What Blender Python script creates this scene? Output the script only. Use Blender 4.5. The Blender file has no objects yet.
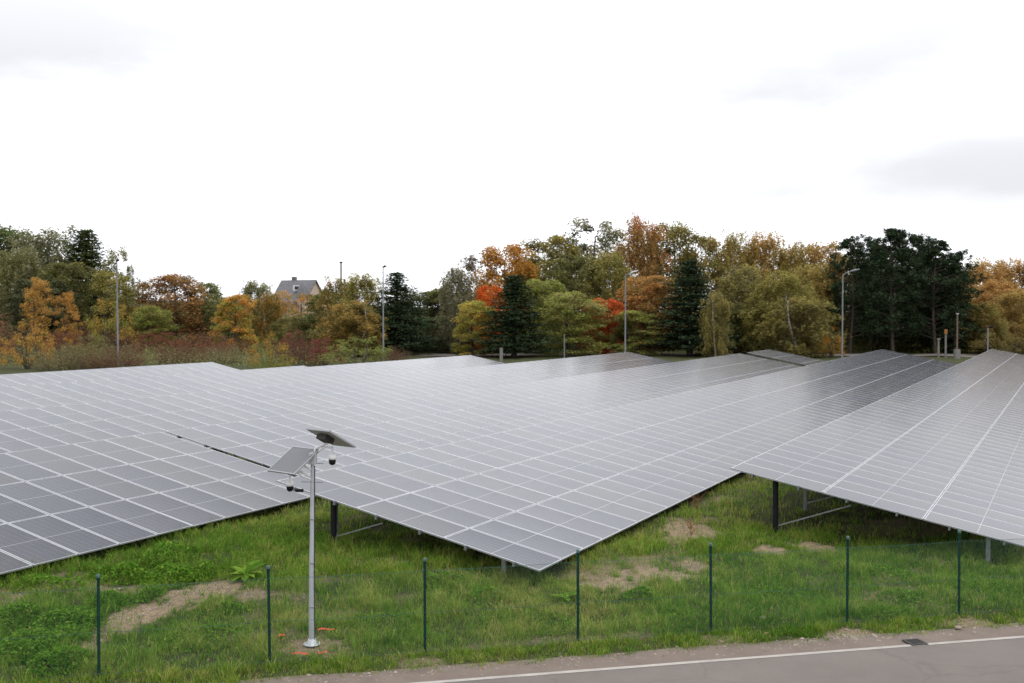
import bpy, math, random
import numpy as np
from mathutils import Matrix, Vector, Euler

# ------------------------------------------------------------------ scene, camera, sky, sun, exposure
sc = bpy.context.scene
COL = sc.collection
R = math.radians
FPX = 1052.2
CAM_H = 6.1
PITCH = R(1.677)

cam_d = bpy.data.cameras.new("camera")
cam_d.sensor_width = 36.0
cam_d.lens = FPX / 1024 * 36.0
cam_d.clip_start = 0.1
cam_d.clip_end = 5000
cam_d.dof.use_dof = True
cam_d.dof.focus_distance = 21.5
cam_d.dof.aperture_fstop = 2.0
cam = bpy.data.objects.new("camera", cam_d)
cam.location = (0, 0, CAM_H)
cam.rotation_euler = (R(90) - PITCH, 0, 0)
COL.objects.link(cam)
sc.camera = cam

SUN_EL, SUN_AZ = 55.0, 122.0          # azimuth measured clockwise from +Y (away from the camera)
world = bpy.data.worlds.new("World")
sc.world = world
world.use_nodes = True
nt = world.node_tree
for n in list(nt.nodes):
    nt.nodes.remove(n)
w_out = nt.nodes.new("ShaderNodeOutputWorld")
w_bg = nt.nodes.new("ShaderNodeBackground")
w_bg.inputs["Strength"].default_value = 0.1
w_sky = nt.nodes.new("ShaderNodeTexSky")
w_sky.sky_type = 'NISHITA'
w_sky.sun_disc = False
w_sky.sun_elevation = R(SUN_EL)
w_sky.sun_rotation = R(SUN_AZ)
w_tc = nt.nodes.new("ShaderNodeTexCoord")
def w_math(op, a, b=None, c=None):
    k = nt.nodes.new("ShaderNodeMath"); k.operation = op
    for q, v in enumerate((a, b, c)):
        if v is None: continue
        if isinstance(v, (int, float)): k.inputs[q].default_value = v
        else: nt.links.new(v, k.inputs[q])
    return k.outputs[0]
w_noise = nt.nodes.new("ShaderNodeTexNoise")
w_noise.inputs["Scale"].default_value = 5.0
w_noise.inputs["Detail"].default_value = 6.0
w_noise.inputs["Roughness"].default_value = 0.55
w_stretch = nt.nodes.new("ShaderNodeMapping")
w_stretch.inputs["Scale"].default_value = (1.0, 1.0, 3.0)
nt.links.new(w_tc.outputs["Generated"], w_stretch.inputs["Vector"])
nt.links.new(w_stretch.outputs["Vector"], w_noise.inputs["Vector"])
w_sep = nt.nodes.new("ShaderNodeSeparateXYZ")
nt.links.new(w_tc.outputs["Generated"], w_sep.inputs[0])
w_grad = nt.nodes.new("ShaderNodeValToRGB")          # overcast veil: brightest layer some way up, duller overhead
w_e = w_grad.color_ramp.elements
w_e[0].position = 0.0; w_e[0].color = (0.52, 0.52, 0.52, 1)
w_e[1].position = 1.0; w_e[1].color = (0.95, 0.95, 0.95, 1)
for p_, v_ in ((0.13, 0.62), (0.285, 1.0), (0.36, 0.76), (0.47, 0.42), (0.62, 0.55)):
    q_ = w_e.new(p_); q_.color = (v_, v_, v_, 1)
nt.links.new(w_sep.outputs["Z"], w_grad.inputs["Fac"])
w_back = nt.nodes.new("ShaderNodeMapRange")          # unseen low sky behind the camera, dimmed to deepen shade under the tables
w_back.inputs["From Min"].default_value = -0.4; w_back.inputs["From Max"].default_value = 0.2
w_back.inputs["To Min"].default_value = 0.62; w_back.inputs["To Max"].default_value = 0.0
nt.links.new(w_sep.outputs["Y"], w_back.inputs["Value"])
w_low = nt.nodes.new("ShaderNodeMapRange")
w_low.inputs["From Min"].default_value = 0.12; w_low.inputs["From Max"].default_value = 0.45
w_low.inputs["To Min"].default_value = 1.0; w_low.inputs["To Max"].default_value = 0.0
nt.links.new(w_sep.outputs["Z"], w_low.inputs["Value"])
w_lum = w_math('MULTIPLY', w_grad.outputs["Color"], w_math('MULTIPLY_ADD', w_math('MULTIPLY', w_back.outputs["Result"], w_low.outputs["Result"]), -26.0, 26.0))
# thicker grey banks of cloud: direction (x, y, z), angular half width, half height, depth
w_dim = None
for (bx, by, bz, bw, bh, bd) in ((0.31, 0.92, 0.215, 0.20, 0.050, 0.96), (0.43, 0.89, 0.125, 0.24, 0.035, 0.80), (-0.42, 0.86, 0.25, 0.24, 0.065, 1.0), (0.02, 0.95, 0.27, 0.30, 0.030, 0.9),
                                 (-0.12, 0.93, 0.30, 0.30, 0.03, 0.5), (-0.9, 0.2, 0.35, 0.5, 0.14, 0.7), (0.1, 0.72, 0.66, 0.6, 0.16, 0.6)):
    w_m = nt.nodes.new("ShaderNodeVectorMath"); w_m.operation = 'SUBTRACT'
    w_m.inputs[1].default_value = (bx, by, bz)
    nt.links.new(w_tc.outputs["Generated"], w_m.inputs[0])
    w_s = nt.nodes.new("ShaderNodeVectorMath"); w_s.operation = 'MULTIPLY'
    w_s.inputs[1].default_value = (1 / bw, 0.7 / bw, 1 / bh)
    nt.links.new(w_m.outputs["Vector"], w_s.inputs[0])
    w_l = nt.nodes.new("ShaderNodeVectorMath"); w_l.operation = 'LENGTH'
    nt.links.new(w_s.outputs["Vector"], w_l.inputs[0])
    w_d = w_math('MULTIPLY_ADD', w_noise.outputs["Fac"], 2.0, -1.0)
    w_r = w_math('ADD', w_l.outputs["Value"], w_d)
    w_k = nt.nodes.new("ShaderNodeMapRange"); w_k.interpolation_type = 'SMOOTHSTEP'
    w_k.inputs["From Min"].default_value = 0.2; w_k.inputs["From Max"].default_value = 2.1
    w_k.inputs["To Min"].default_value = bd; w_k.inputs["To Max"].default_value = 0.0
    nt.links.new(w_r, w_k.inputs["Value"])
    w_dim = w_k.outputs["Result"] if w_dim is None else w_math('MAXIMUM', w_dim, w_k.outputs["Result"])
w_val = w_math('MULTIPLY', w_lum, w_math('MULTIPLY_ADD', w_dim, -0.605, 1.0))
w_mul = nt.nodes.new("ShaderNodeVectorMath")
w_mul.operation = 'SCALE'
w_mul.inputs[0].default_value = (0.975, 0.988, 1.03)
nt.links.new(w_val, w_mul.inputs["Scale"])
w_mix = nt.nodes.new("ShaderNodeMixRGB")
w_mix.inputs["Fac"].default_value = 0.95
nt.links.new(w_sky.outputs["Color"], w_mix.inputs["Color1"])
nt.links.new(w_mul.outputs["Vector"], w_mix.inputs["Color2"])
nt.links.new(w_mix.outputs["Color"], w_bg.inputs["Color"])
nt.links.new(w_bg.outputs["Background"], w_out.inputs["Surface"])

sun_d = bpy.data.lights.new("sun", 'SUN')
sun_d.energy = 0.6
sun_d.angle = R(40)
sun_d.color = (1.0, 0.96, 0.9)
sun = bpy.data.objects.new("sun", sun_d)
d = Vector((math.sin(R(SUN_AZ)) * math.cos(R(SUN_EL)), math.cos(R(SUN_AZ)) * math.cos(R(SUN_EL)), math.sin(R(SUN_EL))))
sun.rotation_euler = d.to_track_quat('Z', 'Y').to_euler()
sun.location = (0, 0, 40)
COL.objects.link(sun)

sc.view_settings.view_transform = 'Standard'
sc.view_settings.look = 'None'
sc.view_settings.gamma = 1.0
sc.view_settings.use_curve_mapping = False
sc.view_settings.exposure = 0.12
sc.render.engine = 'CYCLES'
sc.cycles.use_denoising = True
sc.cycles.max_bounces = 8
sc.cycles.diffuse_bounces = 4
sc.cycles.transparent_max_bounces = 8

rng = np.random.default_rng(7)
random.seed(7)

# ------------------------------------------------------------------ pixel helpers
def ray(px, py):
    x, z = (px - 512) / FPX, -(py - 341.5) / FPX
    c, s = math.cos(PITCH), math.sin(PITCH)
    return np.array([x, c + z * s, -s + z * c])

def at(px, py, depth):                      # point on that pixel's ray at distance `depth` along +Y
    r = ray(px, py)
    r = r / r[1] * depth
    return np.array([r[0], r[1], CAM_H + r[2]])

def xat(px, depth):
    return (px - 512) / FPX * depth

# ------------------------------------------------------------------ ground height
BETA = math.atan(0.222)
RD = np.array([math.cos(BETA), math.sin(BETA)])       # road / fence direction
RN = np.array([-math.sin(BETA), math.cos(BETA)])      # away from the camera
P0 = np.array([-6.83, 17.4])                          # a point under the fence

def sstep(t):
    t = np.clip(t, 0, 1)
    return t * t * (3 - 2 * t)

def fence_t(x, y):
    return (x - P0[0]) * RN[0] + (y - P0[1]) * RN[1]

def ground(x, y):
    x = np.asarray(x, float); y = np.asarray(y, float)
    t = fence_t(x, y)
    u = x * 0.8806 - y * 0.4738
    z = (0.30 + np.clip(-0.035 * (u + 11.0), -0.40, 0.12)) * sstep(t / 6.0) + 0.30 * sstep((t - 6) / 60.0)
    z = z + 9.0 * sstep((t - 210 - np.clip(x, -60, 200) * 0.4) / 190.0) * sstep((60 - x) / 160.0)
    n = 0.035 * np.sin(1.3 * x + 0.7 * y) + 0.03 * np.sin(2.1 * y - 0.9 * x + 1.0) + 0.02 * np.sin(3.7 * x + 2.9 * y + 2.0)
    return z + n * sstep((t + 0.4) / 2.0)

def gpix(px, py):                            # ground point under a pixel
    y = 20.0
    r = ray(px, py)
    for _ in range(40):
        zg = float(ground(r[0] / r[1] * y, y))
        y = (zg - CAM_H) * r[1] / r[2]
    return np.array([r[0] / r[1] * y, y, zg])

def vnoise(x, y, seed, freq):                # cheap smooth noise from a few random sines
    rs = np.random.default_rng(seed)
    out = np.zeros(np.shape(x))
    for k in range(6):
        a = rs.uniform(0, 2 * math.pi); f = freq * rs.uniform(0.6, 1.7)
        out = out + np.sin(f * (x * math.cos(a) + y * math.sin(a)) + rs.uniform(0, 6.3))
    return out / 6.0

# bare patches: pixel centre, pixel half axes, strength
PATCH_PX = [(120, 622, 16, 11, 1.0), (150, 612, 22, 9, 1.0), (180, 598, 24, 8, 1.0), (215, 589, 26, 7, 0.9), (252, 594, 16, 6, 0.8),
            (312, 648, 24, 9, 0.8), (605, 581, 24, 6, 1.0), (655, 575, 40, 6, 1.0), (695, 566, 12, 6, 0.9), (632, 588, 14, 5, 0.9),
            (690, 532, 26, 8, 0.9), (672, 540, 14, 4, .7), (772, 551, 14, 4, 1.0), (815, 548, 22, 5, 1.0), (850, 637, 22, 7, 0.9),
            (300, 596, 14, 4, 0.5), (420, 662, 26, 5, 0.6), (722, 640, 16, 4, 0.6), (968, 624, 20, 5, 0.8), (97, 640, 12, 18, 0.7),
            (110, 588, 60, 5, 0.8), (40, 596, 30, 4, 0.6), (385, 560, 26, 5, 0.35), (1010, 535, 30, 10, .7), (540, 640, 20, 4, .35)]
PATCHES = []
for (px, py, ax, ay, s) in PATCH_PX:
    c = gpix(px, py)
    rx = ax / FPX * c[1]
    ry = abs(gpix(px, py - ay)[1] - gpix(px, py + ay)[1]) / 2
    PATCHES.append((c[0], c[1], rx, ry, s))

def dirt(x, y):
    x = np.asarray(x, float); y = np.asarray(y, float)
    wob = 0.5 * vnoise(x, y, 3, 3.0) + 0.7 * vnoise(x, y, 4, 9.0) + 0.8 * vnoise(x, y, 7, 21.0)
    m = np.zeros(np.shape(x))
    for (cx, cy, rx, ry, s) in PATCHES:
        q = ((x - cx) / rx) ** 2 + ((y - cy) / ry) ** 2
        m = np.maximum(m, s * np.clip(1.95 - q + wob * 1.7, 0, 1))
    t = fence_t(x, y)
    edge = np.clip(1.0 - (t + 0.95 + 0.22 * vnoise(x, y, 5, 2.2) + 0.12 * vnoise(x, y, 6, 7.0)) / 0.22, 0, 1)
    thin = 0.75 * np.clip(1.6 * vnoise(x, y, 8, 1.1) + 0.8 * vnoise(x, y, 9, 4.5) - 0.25, 0, 1)       # worn thin turf
    return np.clip(np.maximum(np.maximum(m, edge), thin * (t > 0)), 0, 1)

# ------------------------------------------------------------------ tagging and mesh helpers
def tag(o, label=None, cat=None, group=None, kind=None):
    if label: o['label'] = label
    if cat: o['category'] = cat
    if group: o['group'] = group
    if kind: o['kind'] = kind
    return o

def empty(name, loc, rz=0.0):
    o = bpy.data.objects.new(name, None)
    o.empty_display_size = 0.3
    o.location = loc
    o.rotation_euler = (0, 0, rz)
    COL.objects.link(o)
    return o

def link(name, me, parent=None, loc=(0, 0, 0)):
    o = bpy.data.objects.new(name, me)
    o.location = loc
    COL.objects.link(o)
    if parent is not None:
        o.parent = parent
    return o

class MB:
    def __init__(self):
        self.v, self.f, self.m, self.s = [], [], [], []
    def add(self, verts, faces, mat=0, smooth=False):
        b = len(self.v)
        self.v += [tuple(map(float, p)) for p in verts]
        for f in faces:
            self.f.append(tuple(i + b for i in f)); self.m.append(mat); self.s.append(smooth)
        return self
    def box(self, c, size, rot=None, mat=0):
        hx, hy, hz = size[0] / 2, size[1] / 2, size[2] / 2
        vs = [Vector((sx * hx, sy * hy, sz * hz)) for sx in (-1, 1) for sy in (-1, 1) for sz in (-1, 1)]
        if rot is not None:
            vs = [rot @ p for p in vs]
        c = Vector(c)
        return self.add([p + c for p in vs], [(0, 1, 3, 2), (4, 6, 7, 5), (0, 4, 5, 1), (2, 3, 7, 6), (0, 2, 6, 4), (1, 5, 7, 3)], mat)
    def beam(self, p0, p1, w, h, mat=0, up=(0, 0, 1)):
        p0, p1 = Vector(p0), Vector(p1)
        d = (p1 - p0); L = d.length; d.normalize()
        u = Vector(up)
        if abs(d.dot(u)) > 0.98: u = Vector((0, 1, 0))
        x = d.cross(u).normalized(); z = x.cross(d)
        rot = Matrix((x, d, z)).transposed()
        return self.box((p0 + p1) / 2, (w, L, h), rot, mat)
    def tube(self, pts, radii, n=8, mat=0, caps=True, smooth=True):
        pts = [Vector(p) for p in pts]
        if not hasattr(radii, '__len__'): radii = [radii] * len(pts)
        rings = []
        vs = []
        x = None
        for i, p in enumerate(pts):
            if i == 0: d = pts[1] - pts[0]
            elif i == len(pts) - 1: d = pts[-1] - pts[-2]
            else: d = (pts[i + 1] - pts[i]).normalized() + (pts[i] - pts[i - 1]).normalized()
            d.normalize()
            if x is None:
                a = Vector((0, 0, 1)) if abs(d.z) < 0.9 else Vector((1, 0, 0))
                x = d.cross(a).normalized()
            else:
                x = (x - d * x.dot(d)).normalized()
            y = d.cross(x)
            for k in range(n):
                t = 2 * math.pi * k / n
                vs.append(p + (x * math.cos(t) + y * math.sin(t)) * radii[i])
        fs = []
        for i in range(len(pts) - 1):
            for k in range(n):
                a, b = i * n + k, i * n + (k + 1) % n
                fs.append((a, b, b + n, a + n))
        self.add(vs, fs, mat, smooth)
        if caps:
            m = len(pts) - 1
            self.add(vs[:n], [tuple(reversed(range(n)))], mat)
            self.add(vs[m * n:], [tuple(range(n))], mat)
        return self
    def lathe(self, prof, c=(0, 0, 0), n=16, mat=0):        # prof: (radius, z)
        vs, fs = [], []
        for (r, z) in prof:
            for k in range(n):
                t = 2 * math.pi * k / n
                vs.append((c[0] + r * math.cos(t), c[1] + r * math.sin(t), c[2] + z))
        for i in range(len(prof) - 1):
            for k in range(n):
                a, b = i * n + k, i * n + (k + 1) % n
                fs.append((a, b, b + n, a + n))
        return self.add(vs, fs, mat, True)
    def mesh(self, name, mats):
        me = bpy.data.meshes.new(name)
        me.from_pydata(self.v, [], self.f)
        for m in (mats if isinstance(mats, (list, tuple)) else [mats]):
            me.materials.append(m)
        me.polygons.foreach_set("material_index", self.m)
        me.polygons.foreach_set("use_smooth", self.s)
        me.update()
        return me
    def build(self, name, mats, parent=None, loc=(0, 0, 0)):
        return link(name, self.mesh(name, mats), parent, loc)

def np_mesh(name, V, F, mats, midx=None, face_attrs=None, vert_attrs=None, smooth=False):
    """V (n,3); F (m,k) with constant k"""
    me = bpy.data.meshes.new(name)
    V = np.ascontiguousarray(V, dtype=np.float32); F = np.ascontiguousarray(F, dtype=np.int32)
    k = F.shape[1]
    me.vertices.add(len(V)); me.vertices.foreach_set("co", V.ravel())
    me.loops.add(F.size); me.loops.foreach_set("vertex_index", F.ravel())
    me.polygons.add(len(F))
    me.polygons.foreach_set("loop_start", np.arange(0, F.size, k, dtype=np.int32))
    try:
        me.polygons.foreach_set("loop_total", np.full(len(F), k, dtype=np.int32))
    except Exception:
        pass
    for m in (mats if isinstance(mats, (list, tuple)) else [mats]):
        me.materials.append(m)
    if midx is not None:
        me.polygons.foreach_set("material_index", np.asarray(midx, dtype=np.int32))
    me.polygons.foreach_set("use_smooth", np.full(len(F), smooth, dtype=bool))
    me.update(calc_edges=True)
    for (attrs, dom) in ((face_attrs, 'FACE'), (vert_attrs, 'POINT')):
        for an, arr in (attrs or {}).items():
            at_ = me.attributes.new(an, 'FLOAT', dom)
            at_.data.foreach_set("value", np.ascontiguousarray(arr, dtype=np.float32))
    return me

# ------------------------------------------------------------------ materials
def new_mat(name):
    m = bpy.data.materials.new(name)
    m.use_nodes = True
    n = m.node_tree.nodes
    return m, m.node_tree, n["Principled BSDF"], n

def simple(name, col, rough=0.6, metal=0.0, var=0.0, scale=6.0, spec=None):
    m, t, b, n = new_mat(name)
    b.inputs["Base Color"].default_value = (*col, 1)
    b.inputs["Roughness"].default_value = rough
    b.inputs["Metallic"].default_value = metal
    if spec is not None: b.inputs["Specular IOR Level"].default_value = spec
    if var > 0:
        tc = n.new("ShaderNodeTexCoord"); no = n.new("ShaderNodeTexNoise")
        no.inputs["Scale"].default_value = scale; no.inputs["Detail"].default_value = 6
        cr = n.new("ShaderNodeValToRGB")
        cr.color_ramp.elements[0].position = 0.3; cr.color_ramp.elements[1].position = 0.7
        cr.color_ramp.elements[0].color = (*[c * (1 - var) for c in col], 1)
        cr.color_ramp.elements[1].color = (*[min(1, c * (1 + var)) for c in col], 1)
        t.links.new(tc.outputs["Object"], no.inputs["Vector"])
        t.links.new(no.outputs["Fac"], cr.inputs["Fac"])
        t.links.new(cr.outputs["Color"], b.inputs["Base Color"])
    return m

M_GALV = simple("galvanised steel", (0.27, 0.28, 0.295), 0.45, 0.55, 0.2, 9)
M_POLE = simple("pole steel", (0.47, 0.49, 0.52), 0.5, 0.3, 0.12, 5)
M_LAMP = simple("weathered lamp steel", (0.21, 0.22, 0.23), 0.6, 0.1, 0.12, 3)
M_BLACK = simple("black plastic", (0.010, 0.010, 0.012), 0.6, 0, 0.2, 8, 0.15)
M_WHITE = simple("white paint", (0.72, 0.73, 0.73), 0.4, 0, 0.05, 5)
M_ALU = simple("aluminium frame", (0.31, 0.32, 0.33), 0.42, 0.2)
M_BACK = simple("panel back sheet", (0.05, 0.05, 0.055), 0.5)
M_GREEN = simple("green coated steel", (0.005, 0.032, 0.022), 0.6, 0, 0.25, 7, 0.15)
M_GREENCAP = simple("green cap", (0.04, 0.10, 0.08), 0.5)
M_WIRE = simple("green wire", (0.02, 0.10, 0.07), 0.5)
M_ORANGE = simple("orange plastic", (0.75, 0.10, 0.03), 0.5, 0, 0.2, 20)
M_CONC = simple("concrete", (0.19, 0.18, 0.165), 0.85, 0, 0.2, 4)
M_BARK = simple("bark", (0.075, 0.055, 0.04), 0.9, 0, 0.5, 5)
M_PBARK = simple("pine bark", (0.075, 0.055, 0.042), 0.9, 0, 0.5, 4)
M_BIRCH = simple("birch bark", (0.42, 0.40, 0.36), 0.8, 0, 0.5, 2.5)
M_SLATE = simple("slate", (0.125, 0.122, 0.128), 0.7, 0, 0.25, 1.5)
M_BRICK = simple("pale brick", (0.46, 0.36, 0.28), 0.85, 0, 0.2, 2)
M_GLASS = simple("window glass", (0.03, 0.035, 0.04), 0.1)
M_WOOD = simple("grey brown wood", (0.16, 0.11, 0.085), 0.85, 0, 0.3, 3)
M_IRON = simple("cast iron", (0.035, 0.032, 0.03), 0.7, 0.2, 0.3, 15)
M_RED = simple("red sign", (0.45, 0.06, 0.06), 0.5)

def panel_glass(name="solar cells under glass", k=1.0):
    m, t, b, n = new_mat(name)
    L = t.links
    uv = n.new("ShaderNodeUVMap"); sep = n.new("ShaderNodeSeparateXYZ")
    L.new(uv.outputs["UV"], sep.inputs[0])                      # u: 0..1 across, v: 0..1 along
    def math_(op, a, bb=None, c=None):
        k = n.new("ShaderNodeMath"); k.operation = op
        for i, v in enumerate((a, bb, c)):
            if v is None: continue
            if isinstance(v, (int, float)): k.inputs[i].default_value = v
            else: L.new(v, k.inputs[i])
        return k.outputs[0]
    W_, H_ = 1.134, 2.462
    x = math_('MULTIPLY', sep.outputs[0], W_)
    y = math_('MULTIPLY', sep.outputs[1], H_)
    # distance to outer edge
    ex = math_('MINIMUM', x, math_('SUBTRACT', W_, x))
    ey = math_('MINIMUM', y, math_('SUBTRACT', H_, y))
    mx = math_('LESS_THAN', ex, 0.0215)
    my = math_('LESS_THAN', ey, 0.018)
    mid = math_('LESS_THAN', math_('ABSOLUTE', math_('SUBTRACT', y, H_ / 2)), 0.008)
    margin = math_('MAXIMUM', math_('MAXIMUM', mx, my), math_('MULTIPLY', mid, 0.55))
    cx = math_('FRACT', math_('MULTIPLY', math_('SUBTRACT', x, 0.022), 6 / (W_ - 0.044)))
    cy = math_('FRACT', math_('MULTIPLY', math_('SUBTRACT', y, 0.034), 24 / (H_ - 0.068)))
    gx = math_('LESS_THAN', math_('MINIMUM', cx, math_('SUBTRACT', 1.0, cx)), 0.016)
    gy = math_('LESS_THAN', math_('MINIMUM', cy, math_('SUBTRACT', 1.0, cy)), 0.014)
    gap = math_('MULTIPLY', math_('MAXIMUM', gx, gy), 0.7)
    bb_ = math_('FRACT', math_('MULTIPLY', cx, 10.0))
    bus = math_('MULTIPLY', math_('LESS_THAN', math_('ABSOLUTE', math_('SUBTRACT', bb_, 0.5)), 0.035), 0.40)
    lines = math_('MAXIMUM', gap, bus)
    # tone of each module and each cell
    oi = n.new("ShaderNodeAttribute"); oi.attribute_type = 'GEOMETRY'; oi.attribute_name = "tone"
    geo = n.new("ShaderNodeObjectInfo")
    tone = math_('ADD', oi.outputs["Fac"], geo.outputs["Random"])
    tone = math_('FRACT', tone)
    ramp = n.new("ShaderNodeValToRGB")
    e = ramp.color_ramp.elements
    e[0].color = (0.007, 0.011, 0.028, 1); e[1].color = (0.024, 0.0245, 0.029, 1)
    e2 = e.new(0.5); e2.color = (0.014, 0.017, 0.030, 1)
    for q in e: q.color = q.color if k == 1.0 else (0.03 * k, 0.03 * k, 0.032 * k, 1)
    L.new(tone, ramp.inputs["Fac"])
    c1 = n.new("ShaderNodeMixRGB"); L.new(lines, c1.inputs[0]); L.new(ramp.outputs[0], c1.inputs[1]); c1.inputs[2].default_value = (0.16, 0.165, 0.18, 1)
    c2 = n.new("ShaderNodeMixRGB"); L.new(margin, c2.inputs[0]); L.new(c1.outputs[0], c2.inputs[1]); c2.inputs[2].default_value = (0.43, 0.44, 0.455, 1)
    # dust film
    tc = n.new("ShaderNodeTexCoord"); no = n.new("ShaderNodeTexNoise"); no.inputs["Scale"].default_value = 1.7; no.inputs["Detail"].default_value = 7
    L.new(tc.outputs["Object"], no.inputs["Vector"])
    df = math_('MULTIPLY_ADD', no.outputs["Fac"], 0.04, 0.004)
    c3 = n.new("ShaderNodeMixRGB"); L.new(df, c3.inputs[0]); L.new(c2.outputs[0], c3.inputs[1]); c3.inputs[2].default_value = (0.42, 0.40, 0.36, 1)
    L.new(c3.outputs[0], b.inputs["Base Color"])
    b.inputs["Roughness"].default_value = 0.11
    b.inputs["IOR"].default_value = 1.37
    b.inputs["Sheen Weight"].default_value = 0.07
    b.inputs["Sheen Roughness"].default_value = 0.35
    b.inputs["Sheen Tint"].default_value = (0.9, 0.88, 0.86, 1)
    rr = math_('MULTIPLY_ADD', no.outputs["Fac"], 0.10, 0.13)
    L.new(rr, b.inputs["Roughness"])
    return m
M_CELLS = panel_glass()
M_CELLS_SMALL = panel_glass("small cells with painted sky sheen", 4.0)  # cell colour lightened to stand in for sky reflected in the pole panels
M_BACKW = simple("white back sheet", (0.42, 0.42, 0.42), 0.6)

def leaf_mat(name, trans=0.3):
    m = bpy.data.materials.new(name); m.use_nodes = True
    t = m.node_tree; n = t.nodes; L = t.links
    for k in list(n): n.remove(k)
    out = n.new("ShaderNodeOutputMaterial")
    oi = n.new("ShaderNodeObjectInfo")
    a2 = n.new("ShaderNodeAttribute"); a2.attribute_type = 'OBJECT'; a2.attribute_name = "second_colour"
    cl = n.new("ShaderNodeAttribute"); cl.attribute_type = 'GEOMETRY'; cl.attribute_name = "clump"
    lf = n.new("ShaderNodeAttribute"); lf.attribute_type = 'GEOMETRY'; lf.attribute_name = "leaf"
    mr = n.new("ShaderNodeMapRange"); mr.inputs["From Min"].default_value = 0.25; mr.inputs["From Max"].default_value = 0.75
    av = n.new("ShaderNodeMath"); av.operation = 'MULTIPLY_ADD'; av.inputs[1].default_value = 0.45
    L.new(lf.outputs["Fac"], av.inputs[0])
    s = n.new("ShaderNodeMath"); s.operation = 'MULTIPLY'; s.inputs[1].default_value = 0.55
    L.new(cl.outputs["Fac"], s.inputs[0]); L.new(s.outputs[0], av.inputs[2])
    L.new(av.outputs[0], mr.inputs["Value"])
    mix = n.new("ShaderNodeMixRGB")
    L.new(mr.outputs[0], mix.inputs[0]); L.new(oi.outputs["Color"], mix.inputs[1]); L.new(a2.outputs["Color"], mix.inputs[2])
    br = n.new("ShaderNodeMapRange"); br.inputs["To Min"].default_value = 0.55; br.inputs["To Max"].default_value = 1.5
    w = n.new("ShaderNodeTexWhiteNoise"); w.noise_dimensions = '1D'
    mm = n.new("ShaderNodeMath"); mm.operation = 'MULTIPLY'; mm.inputs[1].default_value = 917.3
    L.new(lf.outputs["Fac"], mm.inputs[0]); L.new(mm.outputs[0], w.inputs["W"])
    L.new(w.outputs["Value"], br.inputs["Value"])
    sc_ = n.new("ShaderNodeVectorMath"); sc_.operation = 'SCALE'
    L.new(mix.outputs[0], sc_.inputs[0]); L.new(br.outputs[0], sc_.inputs["Scale"])
    di = n.new("ShaderNodeBsdfDiffuse"); tr = n.new("ShaderNodeBsdfTranslucent")
    L.new(sc_.outputs["Vector"], di.inputs["Color"]); L.new(sc_.outputs["Vector"], tr.inputs["Color"])
    ms = n.new("ShaderNodeMixShader"); ms.inputs[0].default_value = trans
    L.new(di.outputs[0], ms.inputs[1]); L.new(tr.outputs[0], ms.inputs[2])
    L.new(ms.outputs[0], out.inputs["Surface"])
    return m
M_LEAF = leaf_mat("leaves", 0.48)
M_NEEDLE = leaf_mat("needles", 0.12)

def ground_mat():
    m, t, b, n = new_mat("grassy soil")
    L = t.links
    at_ = n.new("ShaderNodeAttribute"); at_.attribute_name = "dirt"
    tc = n.new("ShaderNodeTexCoord")
    def noise(scale, detail=8, rough=0.6):
        k = n.new("ShaderNodeTexNoise"); k.inputs["Scale"].default_value = scale; k.inputs["Detail"].default_value = detail; k.inputs["Roughness"].default_value = rough
        L.new(tc.outputs["Object"], k.inputs["Vector"]); return k.outputs["Fac"]
    def ramp(fac, c0, c1, p0=0.3, p1=0.7):
        k = n.new("ShaderNodeValToRGB"); k.color_ramp.elements[0].position = p0; k.color_ramp.elements[1].position = p1
        k.color_ramp.elements[0].color = (*c0, 1); k.color_ramp.elements[1].color = (*c1, 1)
        L.new(fac, k.inputs["Fac"]); return k.outputs["Color"]
    grass = ramp(noise(0.6, 10, 0.7), (0.026, 0.036, 0.012), (0.065, 0.064, 0.024))
    soil = ramp(noise(9.0, 10, 0.7), (0.12, 0.084, 0.053), (0.34, 0.255, 0.165))
    mx = n.new("ShaderNodeMixRGB")
    L.new(at_.outputs["Fac"], mx.inputs[0]); L.new(grass, mx.inputs[1]); L.new(soil, mx.inputs[2])
    L.new(mx.outputs[0], b.inputs["Base Color"])
    b.inputs["Roughness"].default_value = 0.95
    b.inputs["Specular IOR Level"].default_value = 0.15
    bp = n.new("ShaderNodeBump"); bp.inputs["Strength"].default_value = 0.7; bp.inputs["Distance"].default_value = 0.05
    L.new(noise(22, 8, 0.7), bp.inputs["Height"]); L.new(bp.outputs[0], b.inputs["Normal"])
    return m
M_GROUND = ground_mat()

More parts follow.
